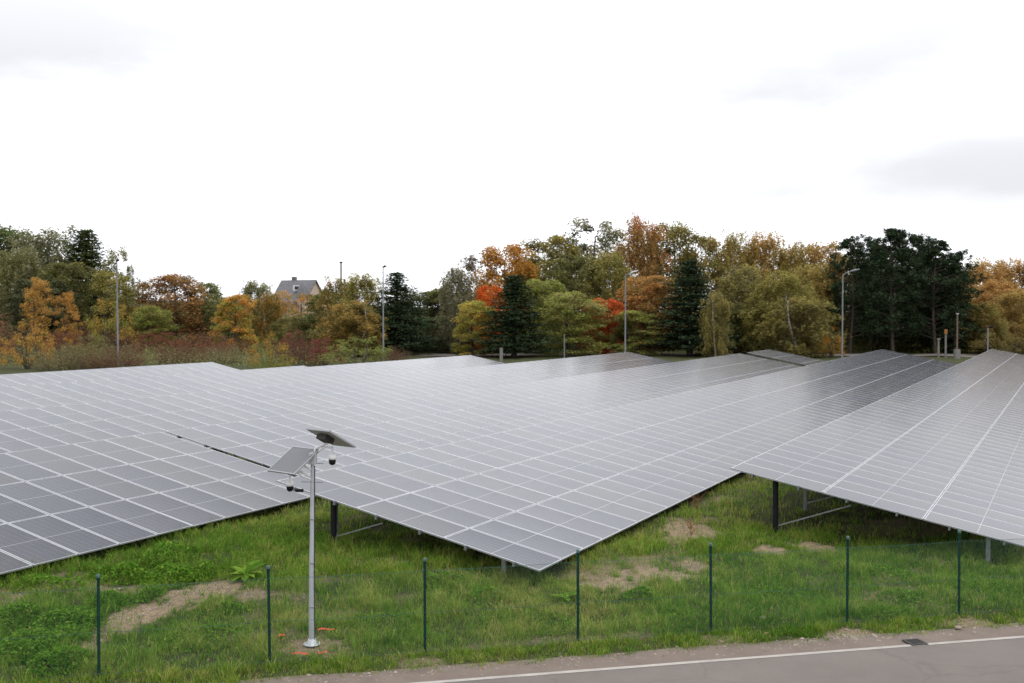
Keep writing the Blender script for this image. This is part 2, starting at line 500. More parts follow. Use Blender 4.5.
def grass_mat():
    m = bpy.data.materials.new("grass blades"); m.use_nodes = True
    t = m.node_tree; n = t.nodes; L = t.links
    for k in list(n): n.remove(k)
    out = n.new("ShaderNodeOutputMaterial")
    a = n.new("ShaderNodeAttribute"); a.attribute_name = "hue"
    v = n.new("ShaderNodeAttribute"); v.attribute_name = "leaf"
    r = n.new("ShaderNodeValToRGB"); e = r.color_ramp.elements
    e[0].position = 0.0; e[0].color = (0.050, 0.135, 0.014, 1)
    e[1].position = 1.0; e[1].color = (0.40, 0.30, 0.15, 1)
    for p, c in ((0.35, (0.125, 0.245, 0.030)), (0.6, (0.225, 0.315, 0.048)), (0.8, (0.35, 0.345, 0.10))):
        k = e.new(p); k.color = (*c, 1)
    L.new(a.outputs["Fac"], r.inputs["Fac"])
    mr = n.new("ShaderNodeMapRange"); mr.inputs["To Min"].default_value = 0.6; mr.inputs["To Max"].default_value = 1.45
    L.new(v.outputs["Fac"], mr.inputs["Value"])
    s = n.new("ShaderNodeVectorMath"); s.operation = 'SCALE'
    L.new(r.outputs[0], s.inputs[0]); L.new(mr.outputs[0], s.inputs["Scale"])
    di = n.new("ShaderNodeBsdfDiffuse"); tr = n.new("ShaderNodeBsdfTranslucent")
    L.new(s.outputs["Vector"], di.inputs["Color"]); L.new(s.outputs["Vector"], tr.inputs["Color"])
    ms = n.new("ShaderNodeMixShader"); ms.inputs[0].default_value = 0.5
    L.new(di.outputs[0], ms.inputs[1]); L.new(tr.outputs[0], ms.inputs[2])
    L.new(ms.outputs[0], out.inputs["Surface"])
    return m
M_GRASS = grass_mat()

def asphalt_mat(name, c0, c1, coarse=0.5, stain=None):
    m, t, b, n = new_mat(name)
    L = t.links
    tc = n.new("ShaderNodeTexCoord")
    n1 = n.new("ShaderNodeTexNoise"); n1.inputs["Scale"].default_value = coarse; n1.inputs["Detail"].default_value = 9; n1.inputs["Roughness"].default_value = 0.65
    n2 = n.new("ShaderNodeTexNoise"); n2.inputs["Scale"].default_value = 28; n2.inputs["Detail"].default_value = 8; n2.inputs["Roughness"].default_value = 0.75
    L.new(tc.outputs["Object"], n1.inputs["Vector"]); L.new(tc.outputs["Object"], n2.inputs["Vector"])
    r = n.new("ShaderNodeValToRGB"); r.color_ramp.elements[0].position = 0.3; r.color_ramp.elements[1].position = 0.7
    r.color_ramp.elements[0].color = (*c0, 1); r.color_ramp.elements[1].color = (*c1, 1)
    mx = n.new("ShaderNodeMath"); mx.operation = 'MULTIPLY_ADD'; mx.inputs[1].default_value = 0.35
    L.new(n2.outputs["Fac"], mx.inputs[0])
    mm = n.new("ShaderNodeMath"); mm.operation = 'MULTIPLY'; mm.inputs[1].default_value = 0.65
    L.new(n1.outputs["Fac"], mm.inputs[0]); L.new(mm.outputs[0], mx.inputs[2])
    L.new(mx.outputs[0], r.inputs["Fac"])
    vo = n.new("ShaderNodeTexVoronoi"); vo.feature = 'DISTANCE_TO_EDGE'; vo.inputs["Scale"].default_value = 0.3
    wv = n.new("ShaderNodeVectorMath"); wv.operation = 'ADD'
    L.new(tc.outputs["Object"], wv.inputs[0]); L.new(n1.outputs["Color"], wv.inputs[1]); L.new(wv.outputs["Vector"], vo.inputs["Vector"])
    ck = n.new("ShaderNodeMapRange"); ck.inputs["From Min"].default_value = 0.0; ck.inputs["From Max"].default_value = 0.012
    ck.inputs["To Min"].default_value = 0.86; ck.inputs["To Max"].default_value = 1.0
    L.new(vo.outputs["Distance"], ck.inputs["Value"])
    cm = n.new("ShaderNodeVectorMath"); cm.operation = 'SCALE'
    L.new(r.outputs[0], cm.inputs[0]); L.new(ck.outputs["Result"], cm.inputs["Scale"])
    L.new(cm.outputs["Vector"], b.inputs["Base Color"])
    b.inputs["Roughness"].default_value = 0.8
    bp = n.new("ShaderNodeBump"); bp.inputs["Strength"].default_value = 0.4; bp.inputs["Distance"].default_value = 0.01
    L.new(n2.outputs["Fac"], bp.inputs["Height"]); L.new(bp.outputs[0], b.inputs["Normal"])
    return m
M_ROAD = asphalt_mat("worn asphalt", (0.104, 0.087, 0.074), (0.160, 0.137, 0.119))
M_SHOULDER = asphalt_mat("dusty verge", (0.095, 0.071, 0.055), (0.18, 0.138, 0.108), 1.6)
M_LINE = asphalt_mat("worn road paint", (0.25, 0.225, 0.20), (0.42, 0.385, 0.345), 2.5)

# ------------------------------------------------------------------ ground sheet
def axis(lo, hi, step, far_lo, far_hi):
    mid = list(np.arange(lo, hi + 1e-6, step))
    up, s, x = [], step, hi
    while x < far_hi:
        s *= 1.18; x += min(s, 60); up.append(min(x, far_hi))
    dn, s, x = [], step, lo
    while x > far_lo:
        s *= 1.18; x -= min(s, 60); dn.append(max(x, far_lo))
    return np.array(dn[::-1] + mid + up)

gx, gy = axis(-15, 17, 0.16, -900, 900), axis(16, 36, 0.14, -60, 1500)
GX, GY = np.meshgrid(gx, gy)
GZ = ground(GX, GY)
nx, ny = len(gx), len(gy)
idx = np.arange(nx * ny).reshape(ny, nx)
F = np.stack([idx[:-1, :-1].ravel(), idx[:-1, 1:].ravel(), idx[1:, 1:].ravel(), idx[1:, :-1].ravel()], 1)
near = (np.abs(GX) < 22) & (GY < 60)
D = np.where(near, dirt(GX, GY), 0.0)
D = np.where(fence_t(GX, GY) < -1.15, 0.8, D)
me = np_mesh("ground", np.stack([GX.ravel(), GY.ravel(), GZ.ravel()], 1), F, M_GROUND, vert_attrs={"dirt": D.ravel()}, smooth=True)
g = link("ground", me); tag(g, kind='structure')

# road: sheets laid in road coordinates (s along, t across; t = 0 under the fence)
def road_pt(s, t, z):
    p = P0 + RD * s + RN * t
    return (p[0], p[1], z)

def strip(name, t0, t1, z, mat, wob0=0.0, wob1=0.0, s0=-70, s1=90, step=0.25, seed=1):
    ss = np.arange(s0, s1, step)
    V, Fs = [], []
    for i, s in enumerate(ss):
        a = t0 + wob0 * float(vnoise(np.array(s), np.array(0.0), seed, 2.5))
        c = t1 + wob1 * float(vnoise(np.array(s), np.array(5.0), seed + 1, 2.5))
        V += [road_pt(s, a, z), road_pt(s, c, z)]
        if i: k = 2 * i; Fs.append((k - 2, k, k + 1, k - 1))
    o = link(name, np_mesh(name, np.array(V), np.array(Fs), mat))
    tag(o, kind='structure'); return o
strip("road_verge", -1.56, -0.74, 0.006, M_SHOULDER, 0.03, 0.09, seed=11)
strip("road", -9.2, -1.46, 0.014, M_ROAD, 0, 0.012, seed=13)
strip("road_edge_line", -1.585, -1.475, 0.019, M_LINE, 0.006, 0.006, seed=15)

# far lane and verge in front of the wood
def far_strip(name, px0, px1, y0, y1, dz, mat):
    V, Fs = [], []
    for i in range(31):
        px = px0 + (px1 - px0) * i / 30
        for yy in (y0, y1):
            x = xat(px, yy); V.append((x, yy, float(ground(x, yy)) + dz))
        if i: k = 2 * i; Fs.append((k - 2, k, k + 1, k - 1))
    o = link(name, np_mesh(name, np.array(V), np.array(Fs), mat)); tag(o, kind='structure')
far_strip("far_lane", 330, 1200, 124, 131, 0.03, M_ROAD)

# ------------------------------------------------------------------ solar tables
PW, PL, PITCH_W, PITCH_L, PT = 1.134, 2.462, 1.154, 2.472, 0.035
AZ, TILT = R(28.28), R(10.7)

def panel_arrays(sag):
    """one module lying flat: x 0..PL (down-slope), y 0..PW (along the row), top at z=0"""
    fw = 0.010
    V, Fs, mi, uv = [], [], [], []
    def quad(p, m, u=None):
        b = len(V); V.extend(p); Fs.append((b, b + 1, b + 2, b + 3)); mi.append(m)
        uv.extend(u if u else [(0.5, 0.5)] * 4)
    g0 = -0.0003
    NS = 6                                        # the glass sags a few millimetres between its long edges
    for i in range(NS + 1):
        q = i / NS
        z = g0 - sag * (1 - (2 * q - 1) ** 2)
        yy = fw + (PW - 2 * fw) * q
        V.extend([(fw, yy, z), (PL - fw, yy, z)])
    for i in range(NS):
        a = 2 * i
        Fs.append((a, a + 1, a + 3, a + 2)); mi.append(0)
        uv.extend([(i / NS, 0), (i / NS, 1), ((i + 1) / NS, 1), ((i + 1) / NS, 0)])
    for (a, c, e, f_) in ((0, PL, 0, fw), (0, PL, PW - fw, PW), (0, fw, fw, PW - fw), (PL - fw, PL, fw, PW - fw)):
        quad([(a, e, 0), (c, e, 0), (c, f_, 0), (a, f_, 0)], 1)
    quad([(0, 0, -PT), (PL, 0, -PT), (PL, 0, 0), (0, 0, 0)], 1)
    quad([(PL, PW, -PT), (0, PW, -PT), (0, PW, 0), (PL, PW, 0)], 1)
    quad([(0, PW, -PT), (0, 0, -PT), (0, 0, 0), (0, PW, 0)], 1)
    quad([(PL, 0, -PT), (PL, PW, -PT), (PL, PW, 0), (PL, 0, 0)], 1)
    quad([(0, 0, -PT), (0, PW, -PT), (PL, PW, -PT), (PL, 0, -PT)], 2)
    return np.array(V), np.array(Fs), np.array(mi), np.array(uv)
SAGS = [panel_arrays(q) for q in (0.0022, 0.0036, 0.005)]
PF, PM, PUV = SAGS[0][1:]

def panel_mesh(name, mats_xf, tones, sag=None):
    n = len(mats_xf)
    V = np.concatenate([SAGS[i * 7 % 3 if sag is None else sag][0] @ np.array(M.to_3x3()).T + np.array(M.translation) for i, M in enumerate(mats_xf)])
    Fa = np.concatenate([PF + i * len(SAGS[0][0]) for i in range(n)])
    me = np_mesh(name, V, Fa, [M_CELLS, M_ALU, M_BACK], np.tile(PM, n), face_attrs={"tone": np.repeat(tones, len(PF))}, smooth=True)
    ul = me.uv_layers.new(name="UVMap")
    ul.data.foreach_set("uv", np.tile(PUV, (n, 1)).astype(np.float32).ravel())
    return me
ONE_PANEL = [panel_mesh("solar_panel", [Matrix.Identity(4)], np.array([0.0]), q) for q in range(3)]

def solar_table(label, near_xy, ridge_z, slope_deg, i0, i1, first_black=False, post_every=3.46, post_first=1.0, jt=0.72):
    """near_xy = ridge line at i=0 (world), ridge_z its height; modules i0..i1-1 along the row"""
    sl = R(slope_deg)
    bx = near_xy[0] + math.sin(AZ) * i0 * PITCH_W
    by = near_xy[1] + math.cos(AZ) * i0 * PITCH_W
    bz = float(ground(bx, by))
    root = empty("solar_table", (bx, by, bz), -AZ)
    tag(root, label, "solar table", "rows of solar tables on the grass")
    top0 = ridge_z + math.tan(sl) * i0 * PITCH_W - bz
    Rm = (Euler((sl, 0, 0)).to_matrix() @ Euler((0, TILT, 0)).to_matrix())
    frame = Matrix.Translation((0, 0, top0)) @ Rm.to_4x4()
    rs = np.random.default_rng(int(abs(bx * 131 + by * 17)))
    n = i1 - i0
    cand = []
    wm = Matrix.Translation((bx, by, bz)) @ Matrix.Rotation(-AZ, 4, 'Z')
    for i in range(n):
        for j in range(3):
            jit = Euler((rs.normal(0, R(0.03)), rs.normal(0, R(0.05)), 0)).to_matrix().to_4x4()
            M = frame @ Matrix.Translation((j * PITCH_L + 0.005, i * PITCH_W + 0.01, rs.normal(0, 0.0002))) @ jit
            p = wm @ M @ Vector((PL / 2, PW / 2, 0))
            px = 512 + FPX * p.x / max(p.y, 0.1)
            vis = p.y > 3 and -25 < px < 1050
            cand.append(((0 if vis else 1), p.y, M))
    order = sorted(range(len(cand)), key=lambda k: cand[k][:2])
    first, rest = order[:100], order[100:]
    for k in first:
        o = link("solar_panel", ONE_PANEL[k * 7 % 3], root)
        M = cand[k][2]
        o.location = M.translation
        o.rotation_euler = M.to_euler()
    if rest:
        me = panel_mesh("solar_panels", [cand[k][2] for k in rest], rs.random(len(rest)))
        o = link("solar_panels", me, root); o['kind'] = 'stuff'
    # purlins under the modules, their ends just proud of the near edge
    def P(j, v, dz):
        return frame @ Vector((j * PITCH_L, v, dz))
    for j in (0.25, 0.75, 1.25, 1.75, 2.25, 2.75):
        b = MB(); b.beam(P(j, -0.05, -PT - 0.034), P(j, n * PITCH_W + 0.05, -PT - 0.034), 0.045, 0.06, up=Rm @ Vector((0, 0, 1)))
        b.box(P(j, -0.03, -0.012), (0.05, 0.06, 0.05), Rm)
        b.build("purlin", M_GALV, root)
    np_ = max(2, int((n * PITCH_W - post_first - 0.6) / post_every) + 1)
    for q in range(np_):
        v = post_first + q * post_every
        if not (first_black and q == 0):         # the end posts carry the purlins directly
            b = MB(); b.beam(P(0.2, v, -PT - 0.115), P(2.8, v, -PT - 0.115), 0.05, 0.10, up=Rm @ Vector((0, 0, 1)))
            b.build("rafter", M_GALV, root)
        ends = []
        for j in (jt, 2.6):
            topp = P(j, v, -PT - (0.06 if first_black and q == 0 else 0.166))
            w = wm @ topp
            foot = float(ground(w.x, w.y)) - bz
            b = MB()
            y0 = v - 0.04
            b.box((topp.x, v, (topp.z + foot - 0.3) / 2), (0.10, 0.006, topp.z - foot + 0.3))
            b.box((topp.x - 0.047, v + 0.028, (topp.z + foot - 0.3) / 2), (0.006, 0.05, topp.z - foot + 0.3))
            b.box((topp.x + 0.047, v + 0.028, (topp.z + foot - 0.3) / 2), (0.006, 0.05, topp.z - foot + 0.3))
            b.build("post", M_GALV, root)
            ends.append((topp, foot))
        topp, foot = ends[0]
        if first_black and q == 0:
            b = MB(); b.tube([(topp.x, v - 0.06, foot - 0.1), (topp.x + 0.005, v - 0.062, foot + 0.5), (topp.x, v - 0.06, topp.z + 0.05)], 0.074, 10)
            o = b.build("cable_conduit", M_BLACK, root); o['label'] = "black corrugated cable sleeve round the end post"
        b = MB(); e = P(1.28, v, -PT - 0.17)
        b.beam((topp.x + 0.05, v - 0.02, foot + 0.22), (e.x, v - 0.02, e.z), 0.03, 0.03)
        b.build("brace", M_GALV, root)
    return root

def ridge_pt(u, v):            # point from row coordinates
    return (u * math.cos(AZ) + v * math.sin(AZ), -u * math.sin(AZ) + v * math.cos(AZ))

Z0 = CAM_H
solar_table("right-hand solar table cut by the right edge, its front end over a black post", (5.845, 28.055), Z0 - 4.205, 0.05, 0, 84, True, post_first=0.32, jt=0.48)
solar_table("middle solar table with its low corner pointing at the fence behind the camera pole", (-5.827, 25.878), Z0 - 4.196, 0.19, 0, 79, True, post_first=0.2, jt=0.69)
LZ = Z0 - 4.058
solar_table("left foreground solar table, low long edge over dark weeds, ending at the narrow dark gap", (-16.105, 26.82), LZ, 0.15, -14, 8)
solar_table("long solar table behind the middle one, beginning at the narrow dark gap", (-16.105 + 0.24 * math.sin(AZ), 26.82 + 0.24 * math.cos(AZ)), LZ, 0.15, 8, 67)
solar_table("short far solar table beyond a dark gap, just left of the tall arm lamp", (-16.105 + 2.5 * math.sin(AZ), 26.82 + 2.5 * math.cos(AZ)), LZ, 0.15, 67, 74)
solar_table("solar table whose far tip ends at the lamp with the double head", ridge_pt(-36.3, 0), Z0 - 3.87, 0.05, 6, 78)
solar_table("solar table in the far left field stopping short in front of the red bush", ridge_pt(-45.7, 0), Z0 - 3.72, 0.05, 22, 48)
solar_table("far solar table whose tip ends by the short concrete post under the trees", ridge_pt(-45.7, 0.1), Z0 - 3.79, 0.0, 48, 67)
solar_table("rearmost solar table along the autumn scrub at the far left", ridge_pt(-55.0, 0), Z0 - 3.70, 0.0, 28, 49)

# ------------------------------------------------------------------ chain link fence
fence = empty("chain_link_fence", (P0[0], P0[1], float(ground(P0[0], P0[1]))), BETA)
tag(fence, "dark green chain link fence with slim round posts along the road verge", "fence")
FPOSTS = [(99, 680), (270, 668), (425, 658), (578, 648), (711, 640), (847, 628), (959, 620)]
ss = []
for (px, py) in FPOSTS:
    r = ray(px, py); k = r[0] / r[1]
    # intersect the pixel column with the fence line
    s = (k * P0[1] - P0[0]) / (RD[0] - k * RD[1])
    ss.append(s)
step = (ss[-1] - ss[0]) / 6
ss = [ss[0] - 2 * step, ss[0] - step] + ss + [ss[-1] + step, ss[-1] + 2 * step, ss[-1] + 3 * step]
FH = 1.68
zf = fence.location.z
for i, s in enumerate(ss):
    p = P0 + RD * s
    z = float(ground(p[0], p[1])) - zf
    lean = random.uniform(-0.02, 0.02)
    b = MB(); b.tube([(s, 0, z - 0.3), (s + lean, 0, z + FH)], 0.026, 10)
    for zz in (0.15, 0.55, 0.95, 1.35, 1.62):
        b.tube([(s + lean * zz / FH, 0, z + zz), (s + lean * zz / FH, 0, z + zz + 0.03)], 0.031, 10)
    po = b.build("fence_post", M_GREEN, fence)
    b = MB(); b.lathe([(0.032, -0.02), (0.033, 0.02), (0.024, 0.035), (0.0, 0.04)], (s + lean, 0, z + FH), 10)
    b.build("post_cap", M_GREENCAP, po)
def fz(s):
    p = P0 + RD * s
    return float(ground(p[0], p[1])) - zf
for hh in (0.06, 0.75, 1.50):
    b = MB()
    pts = []
    for a, c in zip(ss[:-1], ss[1:]):
        for q in range(4):
            s = a + (c - a) * q / 4
            pts.append((s, -0.028, fz(a) + (fz(c) - fz(a)) * q / 4 + hh - 0.02 * math.sin(math.pi * q / 4)))
    b.tube(pts, 0.003, 4, caps=False)
    b.build("tension_wire", M_WIRE, fence)
# diamond mesh: zigzag wires as slim triangular prisms
V, Fs = [], []
cell, top, bot = 0.06, 1.50, 0.04
def wire(p, q, r=0.0015):
    b = len(V)
    for e in (p, q):
        for k in range(3):
            t = 2 * math.pi * k / 3
            V.append((e[0] + r * math.cos(t), e[1] + r * math.sin(t), e[2] + 0))
    for k in range(3):
        Fs.append((b + k, b + (k + 1) % 3, b + 3 + (k + 1) % 3, b + 3 + k))
s = ss[0]
while s < ss[-1]:
    for dr in (1, -1):
        s2 = s + dr * (top - bot)
        a, c = (s, bot), (s2, top)
        wire((a[0], -0.031 + 0.002 * dr, fz(a[0]) + a[1]), ((a[0] + c[0]) / 2, -0.031 + 0.002 * dr, fz((a[0] + c[0]) / 2) + (a[1] + c[1]) / 2))
        wire(((a[0] + c[0]) / 2, -0.031 + 0.002 * dr, fz((a[0] + c[0]) / 2) + (a[1] + c[1]) / 2), (c[0], -0.031 + 0.002 * dr, fz(c[0]) + c[1]))
    s += cell
link("wire_mesh", np_mesh("wire_mesh", np.array(V), np.array(Fs), M_WIRE), fence)

# ------------------------------------------------------------------ camera mast
mp = gpix(312, 645)
mast = empty("surveillance_mast", tuple(mp))
tag(mast, "tall galvanised surveillance pole with two small solar panels and two dome cameras", "camera pole")
def ml(px, py, dd=0.0):                       # pixel -> mast-local point at the mast's depth + dd
    p = at(px, py, mp[1] + dd) - mp
    return Vector(p)
ptop = ml(312.8, 455)
b = MB(); b.tube([(0, 0, -0.05), (0, 0, 1.0), (ptop.x * 0.5, 0, 2.2), (ptop.x, 0, ptop.z + 0.05)], [0.060, 0.052, 0.043, 0.036], 12)
b.build("pole", M_POLE, mast)
b = MB(); b.lathe([(0.0, 0.0), (0.155, 0.0), (0.155, 0.022), (0.075, 0.03), (0.068, 0.11), (0.0, 0.11)], (0, 0, 0.01), 16)
for k in range(6):
    t = k * math.pi / 3 + 0.2
    b.lathe([(0.018, 0.03), (0.018, 0.055), (0.0, 0.06)], (0.12 * math.cos(t), 0.12 * math.sin(t), 0.0), 6)
b.build("base_flange", M_POLE, mast)

b = MB(); b.tube([(0.058, -0.03, 0.10), (0.055, -0.03, 1.0), (ptop.x * .5 + 0.048, -0.025, 2.2), (ptop.x + 0.04, -0.02, ptop.z - 0.2)], 0.007, 6)
b.build("cable", M_BLACK, mast)
for zz in (0.7, 1.5, 2.3):
    b = MB(); b.lathe([(0.060 - 0.006 * zz, -0.012), (0.063 - 0.006 * zz, -0.012), (0.063 - 0.006 * zz, 0.012), (0.060 - 0.006 * zz, 0.012)], (ptop.x * zz / 3.4, 0, zz), 14)
    b.build("strap", M_GALV, mast)

def small_panel(name, corner, e1, e2, back):
    """corner + unit directions*length e1 (horizontal edge), e2 (side edge)"""
    e1, e2 = Vector(e1), Vector(e2)
    nrm = e1.cross(e2).normalized()
    if nrm.z < 0: nrm = -nrm
    b = MB()
    X, Y = e1.normalized(), e2.normalized()
    rot = Matrix((X, Y, nrm)).transposed()
    if rot.determinant() < 0:
        rot = Matrix((-X, Y, nrm)).transposed()
    c = Vector(corner) + e1 / 2 + e2 / 2
    L1, L2 = e1.length, e2.length
    fr = 0.022
    for sgn in (-1, 1):
        b.box(c + Y * sgn * (L2 / 2 - fr / 2), (L1, fr, 0.03), rot)
        b.box(c + X * sgn * (L1 / 2 - fr / 2), (fr, L2 - 2 * fr, 0.03), rot)
    o = b.build(name, M_ALU, mast)
    b = MB()
    h1, h2 = L1 / 2 - fr, L2 / 2 - fr
    vs = [c + X * a * h1 + Y * bb * h2 + nrm * 0.010 for a, bb in ((-1, -1), (1, -1), (1, 1), (-1, 1))]
    b.add(vs, [(0, 1, 2, 3)], 0)
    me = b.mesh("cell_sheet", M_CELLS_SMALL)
    ul = me.uv_layers.new(name="UVMap")
    for i, q in enumerate(((0.03, 0.02), (0.97, 0.02), (0.97, 0.49), (0.03, 0.49))):
        ul.data[i].uv = q
    link("cell_sheet", me, o)
    b = MB(); b.box(c - nrm * 0.004, (2 * h1 + 0.004, 2 * h2 + 0.004, 0.012), rot)
    b.build("back_sheet", M_BACKW, o)
    if back:
        b = MB(); b.box(c - nrm * 0.07 - Y * 0.12, (0.24, 0.22, 0.09), rot)
        b.build("battery_box", M_IRON if back == 'dark' else M_GALV, o)
    return o, c, nrm
HD = Vector((0.78, -0.62, 0)); SD = Vector((0.62, 0.78, 0))
cA = ml(267.5, 470.8, 0.0)
oA, ccA, nA = small_panel("panel_module", cA, HD * 0.74, SD * 0.60 + Vector((0, 0, 0.38)), None)
cB = ml(306.0, 428.5, -0.1)
oB, ccB, nB = small_panel("panel_module", cB, HD * 0.62, SD * 0.64 + Vector((0, 0, -0.35)), 'dark')
ht = Vector((ptop.x, 0, ptop.z))
b = MB()
b.tube([ht + Vector((0, 0, -0.12)), ht + Vector((0.05, 0.02, 0.12)), ccB - nB * 0.09], [0.026, 0.024, 0.022], 8)
b.tube([ht + Vector((0, 0, -0.28)), ht + Vector((-0.12, -0.05, -0.2)), ccA - nA * 0.03], [0.022, 0.02, 0.02], 8)
b.tube([ht + Vector((0, 0, -0.45)), ht + Vector((-0.2, -0.1, -0.36)), ccA - nA * 0.02 + Vector((0.03, -0.1, -0.12))], [0.018, 0.016, 0.016], 8)
b.build("bracket", M_WHITE, mast)
b = MB(); b.box(ht + Vector((0.005, -0.02, -0.06)), (0.13, 0.12, 0.20)); b.build("junction_box", M_POLE, mast)
for z in (-0.14, -0.48):
    b = MB(); b.tube([ht + Vector((-0.2, -0.03, z)), ht + Vector((0.2, -0.03, z - 0.01))], 0.008, 6); b.build("aerial", M_GALV, mast)
def dome(px, py, arm_from):
    c = ml(px, py)
    b = MB(); b.lathe([(0.0, 0.085), (0.028, 0.085), (0.034, 0.06), (0.06, 0.045), (0.068, 0.0), (0.066, -0.035), (0.0, -0.035)], c, 16)
    o = b.build("dome_camera", M_WHITE, mast)
    b = MB(); b.lathe([(0.064, -0.036), (0.064, -0.075), (0.055, -0.11), (0.032, -0.132), (0.0, -0.14)], c, 16)
    b.build("camera_lens_dome", M_BLACK, o)
    b = MB()
    p0 = Vector(arm_from); p2 = c + Vector((0, 0, 0.08))
    b.tube([p0, p0.lerp(p2, 0.5) + Vector((0, 0, 0.12)), p2 + Vector((0, 0, 0.10)), p2], [0.022, 0.022, 0.02, 0.02], 8)
    b.build("camera_arm", M_WHITE, o)
    return o
dome(332.3, 457.5, ht + Vector((0.02, 0, 0.0)))
oC = dome(290.0, 484.0, ht + Vector((-0.02, 0, -0.4)))
b = MB(); b.box(ml(299.5, 490.5), (0.14, 0.06, 0.05)); b.build("infrared_lamp", M_BLACK, oC)

# orange tape scraps round the mast foot
for (px, py, L_, ang, lab) in ((326, 633.5, 0.30, 0.1, "orange plastic strip in the grass just behind the pole foot"),
                               (282, 639.5, 0.14, 0.9, "small orange plastic scrap left of the pole foot, nearest the fence post"),
                               (300, 658.0, 0.30, 0.0, "orange plastic strip lying in front of the pole foot, the longer front one"),
                               (323, 657.0, 0.16, 0.15, "short orange plastic strip in front of the pole foot, to its right")):
    c = gpix(px, py)
    o = empty("tape_strip", tuple(c), ang)
    b = MB()
    k = 7
    for side in (0, 1):
        pass
    vs = []
    for i in range(k):
        q = i / (k - 1)
        z = 0.07 + 0.014 * math.sin(q * 7 + px)
        vs += [((q - 0.5) * L_, 0.01 * math.sin(9 * q), z), ((q - 0.5) * L_, 0.012 * math.sin(9 * q) + 0.012, z + 0.022)]
    fs = [(2 * i, 2 * i + 2, 2 * i + 3, 2 * i + 1) for i in range(k - 1)]
    b.add(vs, fs)
    me = b.mesh("tape_strip", M_ORANGE)
    bpy.data.objects.remove(o)
    o = link("tape_strip", me, None, tuple(c)); o.rotation_euler = (0, 0, ang)
    md = o.modifiers.new("thick", 'SOLIDIFY'); md.thickness = 0.003
    tag(o, lab, "plastic strip", "orange plastic scraps round the pole foot")

# drain grate by the white line
dg = gpix(915, 643.5)
gr = empty("drain_grate", (dg[0], dg[1], 0.012), BETA)
tag(gr, "square cast iron drain grate in the verge beside the white line", "drain grate")
b = MB(); W2 = 0.165
for a in (-1, 1):
    b.box((a * (W2 - 0.02), 0, 0.008), (0.04, 2 * W2, 0.03)); b.box((0, a * (W2 - 0.02), 0.0079), (2 * W2 - 0.08, 0.04, 0.03))
b.build("frame", M_IRON, gr)
b = MB()
for k in range(5): b.box((0, -0.10 + k * 0.05, 0.006), (2 * W2 - 0.08, 0.024, 0.025))
for k in range(4): b.box((-0.09 + k * 0.06, 0, 0.001), (0.022, 2 * W2 - 0.08, 0.02))
b.build("bars", M_IRON, gr)
b = MB(); b.box((0, 0, -0.012), (2 * W2 - 0.06, 2 * W2 - 0.06, 0.01)); b.build("sump", M_BLACK, gr)

# stones along the verge (gravel: nobody counts it)
def stones(name, pts, smin, smax, mat):
    V, Fs = [], []
    for (x, y) in pts:
        r = random.uniform(smin, smax) * (1.8 if random.random() < 0.06 else 1)
        z = float(ground(x, y)) + r * 0.25
        b = len(V)
        for (a, c, e) in ((1, 0, 0), (-1, 0, 0), (0, 1, 0), (0, -1, 0), (0, 0, 1), (0, 0, -1)):
            V.append((x + a * r * random.uniform(.7, 1.3), y + c * r * random.uniform(.7, 1.3), z + e * r * random.uniform(.4, .8)))
        for f in ((0, 2, 4), (2, 1, 4), (1, 3, 4), (3, 0, 4), (2, 0, 5), (1, 2, 5), (3, 1, 5), (0, 3, 5)):
            Fs.append([b + q for q in f])
    return link(name, np_mesh(name, np.array(V), np.array(Fs), mat))
M_STONE = simple("pale stone", (0.26, 0.215, 0.175), 0.9, 0, 0.5, 3)
pts = []
for _ in range(1100):
    s, t = random.uniform(-8, 24), random.gauss(-0.95, 0.17)
    pts.append(tuple(P0 + RD * s + RN * t))
for (cx, cy, rx, ry, s) in PATCHES:
    for _ in range(int(70 * s)):
        pts.append((random.gauss(cx, rx * 0.6), random.gauss(cy, ry * 0.6)))
for _ in range(220):
    c = gpix(850, 637); pts.append((random.gauss(c[0], 0.5), random.gauss(c[1], 0.22)))
pts = [p for p in pts if fence_t(p[0], p[1]) > -1.38]
o = stones("gravel", pts, 0.008, 0.026, M_STONE)
tag(o, "loose pale gravel scattered along the road verge and bare patches", "gravel", kind='stuff')
BIG = [(763, 620, 0.055, "pale flat stone in the grass below the bare patch, near the fourth gap"), (958, 630, 0.05, "pale stone at the verge under the last fence post")]
for (px, py, r, lab) in BIG:
    c = gpix(px, py)
    b = MB()
    vs = []; n1, n2 = 6, 10
    for i in range(n1 + 1):
        for k in range(n2):
            th, ph = math.pi * i / n1, 2 * math.pi * k / n2
            w = 1 + 0.18 * math.sin(3 * ph + i) + 0.1 * math.sin(5 * ph + 2 * i)
            vs.append((r * 1.4 * w * math.sin(th) * math.cos(ph), r * w * math.sin(th) * math.sin(ph), r * 0.7 * math.cos(th) + r * 0.3))
    fs = [(i * n2 + k, (i + 1) * n2 + k, (i + 1) * n2 + (k + 1) % n2, i * n2 + (k + 1) % n2) for i in range(n1) for k in range(n2)]
    b.add(vs, fs, 0, True)
    o = b.build("stone", M_STONE, None, (c[0], c[1], c[2] + 0.03)); tag(o, lab, "stone")

# ------------------------------------------------------------------ grass and low plants
def under_table(x, y):
    u = x * math.cos(AZ) - y * math.sin(AZ); v = x * math.sin(AZ) + y * math.cos(AZ)
    res = np.zeros(np.shape(x), bool)
    for (ox, oy, lo, hi) in ((5.845, 28.055, 0, 97), (-5.827, 25.878, 0, 91), (-16.105, 26.82, -16, 85)):
        u0 = ox * math.cos(AZ) - oy * math.sin(AZ); v0 = ox * math.sin(AZ) + oy * math.cos(AZ)
        res |= (u > u0) & (u < u0 + 7.2) & (v > v0 + lo + 1.2) & (v < v0 + hi)
    return res

